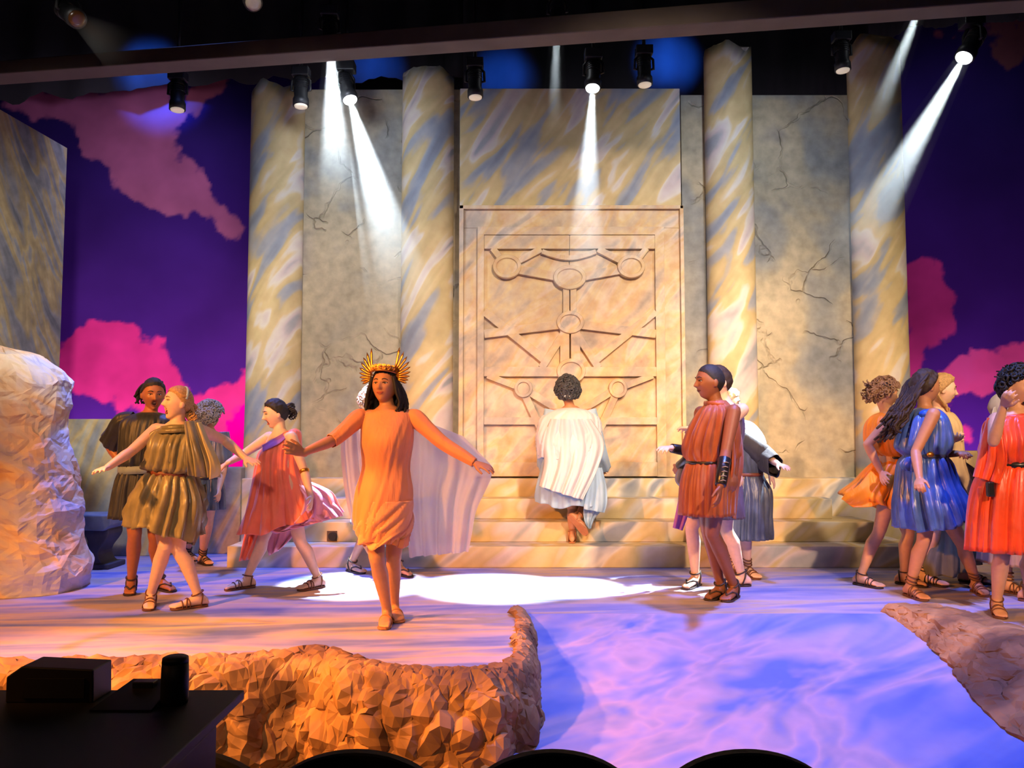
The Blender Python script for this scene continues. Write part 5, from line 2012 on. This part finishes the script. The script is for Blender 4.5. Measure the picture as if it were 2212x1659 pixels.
# ---- person hidden behind the crowned woman
def hidden_mid():
    p = build_body(dict(label='person with pale lit hair almost hidden behind the sheer cape', D=7.5, H=1.66, skin='tan',
        head=(806, 868), neck=(808, 908), pel=(815, 1040), yc=70, yp=80, hyaw=75, hpitch=0,
        armR=[(800, 975, -1), (815, 1010, -1), (822, 1035, -1), (0, 1, 0), (0.3, -0.5, 0.5), 0.4],
        armL=[(830, 975, 1), (850, 1010, -1), (860, 1035, 0), (0, -1, 0), (0.3, -0.5, 0.5), 0.4],
        legR=[(800, 1140, -0.02), (760, 1213), (795, 1238)], legL=[(845, 1140, 0.0), (862, 1219), (890, 1243)],
        sandal=(M_sand_dk, 'thong'), voxel=0.0075))
    m = cloth('cream_linen', srgb(196, 184, 160), 0.7, 0.1, 0.12)
    garment(p, 'tunic', m, [(808, 906, 13, .05, 0, 0, 0), (808, 914, 26, .12, 0, 0, .003), (810, 935, 33, .18, 0, 0, .006), (812, 980, 34, .18, 0, 0, .008), (814, 1015, 30, .15, 0, 0, .004), (814, 1060, 42, .18, 0, 0, .010), (814, 1130, 50, .20, 0, 0, .014)], nfold=14, seed=4)
    belt(p, M_belt_br, 814, 1015, 31, .158, 0, .03)
    g = hair_cap(p, M_hair_gry, 0.024, 0.008, 60)
    curls(g, p, 260, 0.030, 0.011, 0.018, 0, 4)
    g.obj('hair', plain('pale_silver_hair', srgb(190, 188, 186), 0.5, var=0.3, scale=100), p.root, True)


# ---- woman in white drape climbing the steps
def white_woman():
    p = build_body(dict(label='person in white drape over pale blue robe seen from behind climbing the steps', D=7.98, H=1.60, skin='mid', floor=0.2, build=1.18,
        head=(1226, 846), neck=(1232, 884), pel=(1236, 1020, .08), yc=180, yp=178, hyaw=176, hpitch=-8, headk=1.06,
        armR=[(1296, 975, 1), (1304, 1010, 1), (1306, 1018, 1), (-0.3, -1, 0), (0, 0, 1), 0.5],
        armL=[(1174, 975, 1), (1176, 1006, 1), (1190, 1010, 1), (0.3, -1, 0), (0, 0, 1), 0.5],
        legL=[(1238, 1098, 0.08), (1236, 1158), (1240, 1152), {'y': 8.02}], legR=[(1272, 1092, 0.12), (1248, 1116, -0.06), (1270, 1146, -0.10), 'air'],
        sandal=(M_sand_tan, 'thong'), voxel=0.0072))
    mw = cloth('white_satin_drape', srgb(226, 224, 230), 0.45, 0.2, 0.05)
    mb = cloth('pale_blue_cotton', srgb(168, 198, 224), 0.7, 0.2, 0.08)
    garment(p, 'robe', mb, [(1232, 884, 14, .06, 0, 0, 0), (1232, 892, 40, .12, 0, 0, .002), (1232, 915, 52, .17, 0, 0, .004), (1232, 960, 54, .19, .02, 0, .006), (1232, 1010, 60, .22, .05, 0, .008), (1232, 1050, 68, .25, .05, 0, .012), (1232, 1090, 66, .25, .05, 4, .018)], nfold=10, seed=2, hemwave=.03)
    for s in 'RL':
        sh, el, wr, tip = p.arm[s]
        sleeve(p, 'sleeve', mb, [sh - (el - sh) * 0.1, sh + (el - sh) * 0.5, el, el + (wr - el) * .6, wr], [.075, .072, .066, .068, .07], 6, .006, 3)
    # skirt train at right
    drape(p, 'skirt_train', mb, [(1276, 1012, -.16), (1270, 1050, -.20), (1262, 1090, -.20), (1262, 1100, -.20)], [(1300, 1010, -.10), (1310, 1050, -.10), (1312, 1085, -.10), (1306, 1108, -.10)], 26, 30, .014, 2, 4)
    drape(p, 'skirt_train', mb, [(1262, 1080, -.10), (1260, 1110, -.10), (1264, 1130, -.10), (1272, 1142, -.10)], [(1308, 1075, -.02), (1300, 1100, -.02), (1284, 1120, -.02), (1276, 1142, -.04)], 20, 20, .012, 2, 6)
    # white drape: broad cape from shoulders, pointed at lower right
    garment(p, 'white_drape', mw, [(1232, 882, 16, .075, 0, 0, 0), (1232, 889, 44, .14, 0, 0, .003), (1232, 904, 62, .19, 0, 0, .006), (1231, 935, 69, .23, 0, 0, .009), (1232, 965, 70, .25, 0, 0, .010), (1230, 990, 66, .25, .02, 0, .010)], nfold=12, seed=9, hemwave=0.015, slant=0.8)
    drape(p, 'drape_point', mw, [(1190, 905, -.19), (1174, 950, -.16), (1176, 1000, -.16), (1165, 1050, -.18)], [(1276, 905, -.19), (1304, 955, -.14), (1292, 1010, -.2), (1259, 1080, -.27)], 60, 60, .030, 4, 4, .004, .10)
    g = hair_cap(p, M_hair_blk, 0.030, 0.008, 60, 0.005)
    curls(g, p, 420, 0.035, 0.011, 0.018, 0.0, 5)
    g.obj('hair', plain('dark_curly_hair', (0.05, 0.05, 0.055, 1), 0.5, var=0.5, scale=120), p.root, True)
    hb = [p.HW((0.094 * math.cos(a), 0.108 * math.sin(a), -0.030 + 0.03 * math.sin(a))) for a in [2 * math.pi * t / 30 for t in range(31)]]
    G().tube(hb, [(0.014, 0.006)] * 31, 8, up=tuple(p.hu)).obj('headband', mw, p.root, True)


# ---- man in rust tunic
def rust_man():
    p = build_body(dict(label='person in rust tunic standing in profile with black leather bracers', D=5.93, H=1.77, skin='dark', fem=False,
        head=(1533, 826), neck=(1549, 880), pel=(1537, 1030), yc=-68, yp=-72, hyaw=-80, hpitch=2,
        armL=[(1568, 976, -1), (1556, 1050, -1), (1549, 1106, -1), (-0.9, 0.5, 0), (-0.8, -0.8, 0), 0.35],
        armR=[(1508, 975, 1), (1466, 1008, 1), (1452, 1034, 1), (0.3, 1, -0.4), (-1, -0.2, 0.6), 0.6],
        legL=[(1538, 1150, -0.06), (1585, 1264), (1524, 1316)], legR=[(1530, 1148, 0.0), (1556, 1262), (1500, 1300)],
        sandal=(M_sand_dk, 'thong'), voxel=0.0058))
    m = cloth('rust_crepe', srgb(152, 76, 38), 0.55, 0.2, 0.2, 8)
    garment(p, 'tunic', m, [(1550, 866, 17, .062, 0, 0, .001), (1549, 876, 26, .11, 0, 0, .003), (1547, 892, 38, .185, 0, 0, .006), (1541, 930, 51, .20, .01, 0, .011), (1536, 965, 56, .19, .01, 0, .013), (1536, 985, 56, .18, .01, 0, .013), (1532, 998, 45, .16, 0, 0, .005),
        (1530, 1010, 47, .17, 0, 0, .010), (1527, 1050, 50, .19, 0, 0, .014), (1526, 1112, 51, .20, 0, 0, .015)], nfold=17, seed=3)
    drape(p, 'back_drape', m, [(1556, 872, -.10), (1578, 920, -.18), (1582, 1000, -.16), (1572, 1060, -.12), (1566, 1112, -.10)], [(1566, 872, .10), (1598, 930, .12), (1606, 1000, .12), (1596, 1060, .12), (1590, 1122, .10)], 36, 50, .018, 3, 4, .004)
    belt(p, M_leather, 1532, 999, 46, .165, 0, .022)
    belt(p, m, 1546, 874, 22, .105, 0, .03, 3, 'collar')
    cuff(p, M_leather, 'L', 0.22, 0.97, .046)
    cuff(p, M_leather, 'R', 0.25, 0.95, .044)
    sh, el, wr, tip = p.arm['L']
    w = (wr - el)
    for k in range(5):
        c = el + w * (0.32 + 0.13 * k)
        d = w.normalized()
        G().tube([c + Vector((-0.02, -0.045, 0)), c + Vector((0.0, -0.052, 0.006)), c + Vector((0.02, -0.045, 0.0))], 0.003, 6).obj('bracer_lace', plain('pale_lace', srgb(170, 150, 120), 0.5), p.root, True)
    g = hair_cap(p, M_hair_blk, 0.005, 0.001, 120)
    g.obj('hair', M_hair_blk, p.root, True)


# ---- man behind the rust tunic
def man_behind():
    p = build_body(dict(label='person with lifted hand and bracer standing hidden behind the rust tunic', D=6.5, H=1.80, skin='fair', fem=False,
        head=(1551, 826), neck=(1568, 876), pel=(1552, 1030), yc=-66, yp=-70, hyaw=-75, hpitch=0,
        armL=[(1506, 978, 0), (1450, 968, -1), (1422, 966, -1), (0.2, 0.5, -1), (-0.4, -0.6, 0.8), 0.5],
        armR=[(1540, 962, 1), (1494, 926, 1), (1466, 924, 1), (-0.1, -0.6, -1), (-0.4, -0.6, 0.7), 0.4],
        legR=[(1494, 1138, -0.02), (1502, 1240), (1436, 1284)], legL=[(1568, 1140, 0.04), (1602, 1240), (1560, 1262)],
        sandal=(M_sand_dk, 'thong'), voxel=0.0062))
    m = cloth('plum_grey_satin', srgb(96, 84, 112), 0.4, 0.1, 0.25, 8)
    garment(p, 'tunic', m, [(1568, 872, 18, .06, 0, 0, 0), (1566, 882, 32, .12, 0, 0, .003), (1562, 905, 40, .2, 0, 0, .007), (1556, 950, 44, .2, 0, 0, .010), (1550, 1000, 40, .17, 0, 0, .006), (1546, 1050, 50, .19, 0, 0, .012), (1544, 1118, 54, .2, 0, 0, .014)], nfold=14, seed=13)
    drape(p, 'side_sash', cloth('violet_cloth', srgb(176, 104, 206), 0.5, 0.2, 0.1), [(1474, 1040, -.10), (1468, 1070, -.1), (1460, 1110, -.1), (1454, 1140, -.1)], [(1496, 1036, -.08), (1492, 1070, -.08), (1486, 1110, -.08), (1474, 1146, -.08)], 14, 24, .010, 1.5, 3)
    drape(p, 'side_drape', cloth('grey_satin', srgb(120, 126, 140), 0.4, 0.2, 0.2), [(1478, 1000, -.12), (1462, 1020, -.14), (1460, 1040, -.14), (1476, 1058, -.12)], [(1510, 1000, -.10), (1508, 1030, -.12), (1506, 1050, -.12), (1504, 1062, -.1)], 18, 20, .012, 2, 3)
    cuff(p, M_leather, 'L', 0.45, 0.97, .042)
    g = hair_cap(p, M_hair_brn, 0.010, 0.003, 80)
    g.obj('hair', M_hair_brn, p.root, True)


# ---- woman in slate robe reaching right
def slate_woman():
    p = build_body(dict(label='person in slate grey robe with arm out to the right behind the rust tunic', D=7.2, H=1.66, skin='fair',
        head=(1574, 872), neck=(1588, 914), pel=(1612, 1046), yc=60, yp=60, hyaw=70, hpitch=-4,
        armR=[(1652, 984, -1), (1682, 1004, -1), (1708, 1010, -1), (0, 0.3, -1), (0.2, -1, 0.3), 0.35],
        armL=[(1640, 985, 1), (1660, 1020, -1), (1672, 1040, 0), (0, 0.3, -1), (0.2, -1, 0.3), 0.35],
        legR=[(1612, 1146, -0.06), (1614, 1222), (1650, 1252)], legL=[(1586, 1146, 0.0), (1580, 1214), (1605, 1236)],
        sandal=(M_sand_br, 'laced'), voxel=0.0066))
    m = cloth('slate_satin', srgb(76, 82, 100), 0.36, 0.1, 0.35, 9)
    mw = cloth('lit_shoulder_white', srgb(236, 236, 240), 0.5, 0.2, 0.06)  # white colour stands in for backlight on the shoulders
    garment(p, 'robe', m, [(1588, 914, 15, .05, 0, 0, 0), (1592, 922, 32, .11, 0, 0, .003), (1598, 945, 42, .16, 0, 0, .007), (1604, 990, 42, .16, 0, 0, .009), (1610, 1024, 36, .15, 0, 0, .004), (1612, 1060, 46, .18, 0, 0, .011), (1608, 1110, 50, .2, 0, 0, .015), (1606, 1162, 52, .21, 0, 0, .018)], nfold=13, seed=14)
    garment(p, 'lit_shoulder_layer', mw, [(1587, 908, 20, .08, 0, 0, 0), (1590, 916, 36, .14, 0, 0, .003), (1598, 938, 46, .19, 0, 4, .006), (1604, 962, 46, .19, 0, 10, .008)], nfold=8, seed=5, nv=24)  # added layer that carries the white backlit shoulders
    sh, el, wr, tip = p.arm['R']
    sleeve(p, 'sleeve', cloth('charcoal_wool', srgb(52, 46, 50), 0.6, 0.1, 0.2), [sh + (el - sh) * 0.3, sh + (el - sh) * .7, el, el + (wr - el) * .75], [.065, .085, .09, .065], 5, .005, 3, droop=.07)
    belt(p, M_belt_br, 1609, 1024, 37, .155, 0, .03)
    g = hair_cap(p, M_hair_bld, 0.022, 0.008, 60)
    for k in range(20):
        a = k / 19
        x = -0.075 + 0.15 * a
        lock(g, p, (x, -0.06, 0.0), [(x * 1.1, -0.10, -0.05), (x * 1.2, -0.11, -0.11), (x, -0.10, -0.16)], 0.012, 0.006, 0.008, 2, 6, k)
    g.obj('hair', plain('pale_blonde_hair', srgb(214, 196, 160), 0.45, var=0.25, scale=90), p.root, True)


# ---- woman in marigold tunic
def marigold_woman():
    p = build_body(dict(label='person in marigold tunic with windblown skirt beside rightmost column', D=6.85, H=1.68, skin='tan',
        head=(1912, 850), neck=(1917, 893), pel=(1922, 1026), yc=78, yp=80, hyaw=92, hpitch=-6,
        armR=[(1874, 960, -1), (1904, 1022, -1), (1912, 1046, -1), (0.8, 0.4, -0.2), (0.6, -0.6, 0.2), 0.35],
        armL=[(1946, 965, 1), (1950, 1020, 0), (1952, 1045, 0), (0, 1, 0), (0.3, -0.5, 0.5), 0.4],
        legR=[(1900, 1146, -0.02), (1860, 1240), (1908, 1268)], legL=[(1962, 1150, 0.02), (1952, 1238), (1985, 1262)],
        sandal=(M_sand_dk, 'strappy')))
    m = cloth('marigold_satin', srgb(255, 142, 4), 0.45, 0.2, 0.12)
    garment(p, 'tunic', m, [(1916, 892, 16, .055, 0, 0, 0), (1915, 900, 30, .12, 0, 0, .003), (1914, 920, 40, .18, 0, 0, .006), (1916, 950, 42, .19, 0, 0, .010), (1922, 975, 40, .18, 0, 0, .012), (1930, 988, 30, .145, 0, 0, .004), (1926, 1010, 44, .17, 0, 0, .010),
        (1914, 1045, 60, .19, 0, 4, .016), (1902, 1080, 72, .21, 0, 18, .022), (1906, 1098, 68, .21, 0, 30, .024)], nfold=10, seed=7, hemwave=.02)
    drape(p, 'skirt_flare', m, [(1884, 1012, -.14), (1856, 1046, -.16), (1828, 1066, -.14), (1818, 1078, -.12)], [(1925, 1040, -.18), (1915, 1078, -.2), (1884, 1094, -.18), (1842, 1096, -.13)], 26, 30, .007, 1.2, 3)
    belt(p, M_leather, 1930, 988, 31, .15, 0, .02)
    g = hair_cap(p, M_hair_lbr, 0.014, 0.004, 60)
    curls(g, p, 200, 0.020, 0.010, 0.016, 0.0, 7)
    for k in range(26):
        a = k / 26 * 2 * math.pi
        x, z = 0.05 * math.cos(a), 0.01 + 0.05 * math.sin(a)
        lock(g, p, (x, -0.07, z), [(x * 1.1, -0.115, z), (x * 1.2, -0.135 - 0.02 * math.sin(k * 1.7), z - 0.02 + 0.03 * math.sin(a)), (x, -0.14 - 0.03 * math.cos(k * 2.1), z + 0.01 - 0.03 * math.cos(k))], 0.013, 0.005, 0.010, 2.6, 6, k)
    g.obj('hair', M_hair_lbr, p.root, True)


# ---- woman in blue satin tunic with long curls
def blue_woman():
    p = build_body(dict(label='person in blue satin tunic with long dark curls walking to the right', D=6.3, H=1.70, skin='mid',
        head=(2000, 836), neck=(1998, 886), pel=(2004, 1032), yc=82, yp=78, hyaw=98, hpitch=0,
        armR=[(1978, 976, -1), (1986, 1034, -1), (1984, 1062, -1), (0.6, 0.8, 0), (0.6, -0.6, 0), 0.9],
        armL=[(2018, 980, 1), (2070, 980, -1), (2092, 974, -1), (0, -0.6, -1), (0, -0.5, 1), 0.9],
        legR=[(1996, 1166, -0.04), (1966, 1262), (2012, 1298)], legL=[(2078, 1172, 0.0), (2108, 1254), (2146, 1292)],
        sandal=(M_sand_br, 'laced')))
    m = cloth('blue_satin', srgb(70, 100, 176), 0.30, 0.1, 0.3, 9)
    garment(p, 'tunic', m, [(1999, 882, 18, .06, 0, 0, 0), (1999, 890, 32, .12, 0, 0, .004), (1997, 908, 42, .19, 0, 0, .008), (1996, 940, 48, .20, 0, 0, .012), (1994, 968, 48, .19, 0, 0, .014), (1998, 984, 40, .165, 0, 0, .006),
        (1998, 998, 46, .18, 0, 0, .012), (2004, 1040, 56, .20, 0, -2, .017), (2012, 1085, 66, .25, -.02, -6, .020), (2022, 1130, 70, .27, -.02, -14, .022)], nfold=12, seed=21, hemwave=.02)
    belt(p, plain('dark_blue_sash', srgb(48, 56, 96), 0.6), 1998, 985, 41, .17, 0, .03)
    c = P(2010, 982, 6.3 - .17)
    G().ball(c, (0.03, 0.014, 0.022)).obj('buckle', M_gold, p.root, True)
    drape(p, 'hip_ruffle', m, [(1950, 990, -.10), (1942, 1000, -.1), (1944, 1010, -.1), (1952, 1016, -.1)], [(1978, 984, -.14), (1976, 1000, -.15), (1974, 1012, -.15), (1972, 1018, -.14)], 14, 12, .010, 2, 5)
    G().ball(P(2004, 895, 6.3 - .12), (0.07, 0.05, 0.04)).obj('shoulder_patch', cloth('bright_blue_cloth', srgb(20, 84, 200), 0.4, 0.1, 0.1), p.root, True)
    g = hair_cap(p, M_hair_brn, 0.020, 0.007, 60)
    rnd = random.Random(4)
    for k in range(110):
        a = rnd.random()
        b = rnd.random()
        x = -0.085 + 0.17 * a
        z0_ = 0.085 - 0.10 * b
        e = 0.32 + 0.1 * rnd.random()
        dirn = Vector((x * 0.4, -0.60, -0.74 - 0.25 * b)).normalized()
        q0 = Vector((x * 0.9, -0.03 - 0.05 * b, z0_))
        lock(g, p, tuple(q0), [tuple(q0 + Vector((x * 0.3, -0.05, -0.04))), tuple(q0 + dirn * e * 0.5), tuple(q0 + dirn * e * 0.8), tuple(q0 + dirn * e * (0.95 + 0.2 * rnd.random()))], 0.012, 0.009, 0.020, 1.7, 6, k)
    g.obj('hair', M_hair_brn, p.root, True)


# ---- blonde woman behind
def cream_woman():
    p = build_body(dict(label='person in cream robe with loose blonde curls behind the blue tunic', D=7.0, H=1.76, skin='fair',
        head=(2036, 842), neck=(2028, 888), pel=(2034, 1026), yc=66, yp=70, hyaw=72, hpitch=-4, browmat=BROW_LT,
        armR=[(2024, 975, -1), (2058, 952, -1), (2068, 948, -1), (0.2, 0.6, 0.3), (0, -0.5, 1), 0.8],
        armL=[(2046, 975, 1), (2064, 950, -1), (2072, 942, -1), (-0.2, -0.6, 0.3), (0, -0.5, 1), 0.8],
        legR=[(2020, 1150, -0.02), (1994, 1236), (2030, 1262)], legL=[(2070, 1150, 0.02), (2090, 1232), (2120, 1256)],
        sandal=(M_sand_dk, 'laced'), voxel=0.0068))
    m = cloth('cream_wool', srgb(206, 178, 130), 0.7, 0.2, 0.12)
    ml = cloth('mauve_grey_wool', srgb(150, 132, 128), 0.7, 0.2, 0.15)
    mo = cloth('olive_grey_wool', srgb(112, 112, 92), 0.7, 0.2, 0.2)
    garment(p, 'robe', m, [(2028, 888, 15, .055, 0, 0, 0), (2030, 896, 28, .12, 0, 0, .003), (2034, 920, 36, .18, 0, 0, .006), (2036, 960, 36, .18, 0, 0, .010), (2040, 1010, 40, .18, 0, 0, .012), (2050, 1060, 52, .2, 0, 0, .016), (2058, 1110, 60, .22, 0, 0, .02)], nfold=10, seed=15)
    garment(p, 'underskirt', mo, [(2046, 1080, 52, .19, 0, 0, .012), (2050, 1130, 58, .22, 0, 0, .018), (2046, 1180, 58, .24, 0, -6, .024), (2040, 1226, 52, .25, 0, -14, .028)], nfold=8, seed=17, nv=30, hemwave=.02)
    drape(p, 'robe_train', ml, [(2064, 985, -.06), (2086, 1040, -.1), (2096, 1100, -.1), (2100, 1150, -.1)], [(2072, 990, .08), (2122, 1030, .05), (2140, 1090, .05), (2134, 1170, .05)], 26, 36, .02, 2.5, 3)
    g = hair_cap(p, M_hair_bld, 0.018, 0.006, 60)
    rnd = random.Random(9)
    for k in range(34):
        x = rnd.uniform(-0.08, 0.08)
        q0 = Vector((x, -0.05 + 0.04 * rnd.random(), 0.02))
        f_ = 0.03 if x < 0 else 0.0
        lock(g, p, tuple(q0), [(x * 1.25, -0.07 + f_, -0.05), (x * 1.35, -0.05 + f_ * 2, -0.12), (x * 1.1, -0.02 + f_ * 2.5, -0.19 - 0.03 * rnd.random())], 0.012, 0.007, 0.012, 2.3, 6, k)
    g.obj('hair', M_hair_bld, p.root, True)


# ---- person in orange tunic at the right edge
def orange_person():
    p = build_body(dict(label='person in orange red tunic with hand raised to face at right edge', D=5.66, H=1.70, skin='tan',
        head=(2200, 836), neck=(2198, 894), pel=(2190, 1062), yc=12, yp=8, hyaw=22, hpitch=-4,
        armR=[(2146, 954, -1), (2168, 876, -1), (2182, 842, -1), (0.8, 0.6, 0.1), (0.6, -0.4, 0.4), 0.7],
        armL=[(2262, 970, -1), (2266, 1040, -1), (2266, 1075, 0), (-1, 0.2, 0), (0, -1, 0), 0.3],
        legR=[(2164, 1198, -0.08), (2153, 1296), (2166, 1336)], legL=[(2226, 1198, 0.0), (2222, 1272), (2250, 1298)],
        sandal=(M_sand_br, 'strappy')))
    m = cloth('orange_red_satin', srgb(232, 74, 24), 0.38, 0.2, 0.16, 9)
    garment(p, 'tunic', m, [(2198, 894, 22, .06, 0, 0, 0), (2197, 902, 50, .10, 0, 0, .003), (2195, 916, 64, .13, 0, 0, .007), (2193, 950, 62, .17, -.01, 0, .011), (2192, 985, 62, .17, 0, 0, .013), (2192, 1003, 50, .14, 0, 0, .005), (2190, 1018, 58, .16, 0, 0, .011), (2186, 1080, 72, .19, 0, 0, .015), (2184, 1190, 80, .21, 0, 0, .017)], nfold=18, seed=23)
    drape(p, 'sleeve_drape', m, [(2134, 902, -.04), (2122, 950, -.05), (2112, 1000, -.05), (2104, 1030, -.05)], [(2160, 910, -.13), (2172, 960, -.17), (2176, 1000, -.17), (2160, 1046, -.15)], 26, 36, .016, 3, 3, .004)
    belt(p, M_leather, 2192, 1004, 51, .15, 0, .045)
    belt(p, m, 2197, 902, 38, .098, 0, .03, 0, 'collar')
    c = P(2139, 1057, 5.66 - .12)
    t = G().box((c.x - 0.022, c.y - 0.02, c.z - 0.05), (c.x + 0.022, c.y + 0.02, c.z + 0.05)).obj('belt_pouch', M_leather, p.root, bevel=0.008)
    g = hair_cap(p, M_hair_blk, 0.020, 0.008, 60)
    curls(g, p, 320, 0.028, 0.012, 0.019, 0.0, 6)
    rnd = random.Random(2)
    for k in range(40):
        a, b = rnd.uniform(0, 6.28), rnd.uniform(0.2, 1.2)
        n = Vector((math.sin(b) * math.cos(a), math.sin(b) * math.sin(a) - 0.2, math.cos(b))).normalized()
        q0 = Vector((n.x * 0.08, n.y * 0.1, n.z * 0.115))
        lock(g, p, tuple(q0), [tuple(q0 + n * 0.03), tuple(q0 + n * 0.045 + Vector((0.01 * math.cos(k), 0.01 * math.sin(k), 0.0)))], 0.010, 0.004, 0.010, 2.4, 5, k)
    g.obj('hair', M_hair_blk, p.root, True)
    pts = [p.HW((0.022 * math.cos(a), face_y(p, 0, -0.09) - 0.012 + 0.016 * math.sin(a), -0.100)) for a in [math.pi * t / 8 for t in range(9)]]
    G().tube(pts, 0.007, 8).obj('beard', M_hair_blk, p.root, True)


# ---- veiled person behind the orange tunic
def veiled_person():
    p = build_body(dict(label='person in pale grey veil and mauve skirt mostly hidden behind orange tunic', D=6.55, H=1.62, skin='tan',
        head=(2170, 884), neck=(2176, 924), pel=(2184, 1060), yc=60, yp=60, hyaw=60, hpitch=-6,
        armR=[(2170, 1000, -1), (2190, 1040, -1), (2200, 1060, 0), (0, 1, 0), (0.3, -0.5, 0.5), 0.4],
        armL=[(2200, 1000, 1), (2210, 1040, 0), (2215, 1060, 0), (0, 1, 0), (0.3, -0.5, 0.5), 0.4],
        legR=[(2176, 1170, -0.02), (2176, 1256), (2206, 1280)], legL=[(2210, 1165, 0.0), (2224, 1250), (2250, 1274)],
        sandal=(M_sand_br, 'laced'), voxel=0.0075))
    m = cloth('mauve_wool', srgb(168, 138, 138), 0.7, 0.2, 0.12)
    mv = cloth('pale_grey_veil', srgb(186, 182, 184), 0.7, 0.2, 0.06)
    garment(p, 'robe', m, [(2176, 924, 16, .06, 0, 0, 0), (2177, 934, 32, .12, 0, 0, .003), (2180, 960, 38, .17, 0, 0, .006), (2182, 1030, 38, .17, 0, 0, .008), (2184, 1100, 48, .2, 0, 0, .014), (2186, 1216, 56, .23, 0, 0, .020)], nfold=10, seed=25)
    g = hair_cap(p, M_hair_brn, 0.010, 0.003, 60)
    g.obj('hair', M_hair_brn, p.root, True)
    g = hair_cap(p, mv, 0.022, 0.003, 20, -0.03)
    g.obj('veil', mv, p.root, True)
    drape(p, 'veil_fall', mv, [(2146, 880, -.06), (2142, 900, -.08), (2140, 930, -.1), (2142, 965, -.12)], [(2180, 870, .10), (2186, 900, .12), (2190, 930, .12), (2192, 965, .12)], 20, 24, .01, 2, 4)


for fn in (goddess, olive_woman, dark_man, curly_back, coral_woman, hidden_mid, white_woman, rust_man, man_behind, slate_woman, marigold_woman, blue_woman, cream_woman, orange_person, veiled_person):
    fn()
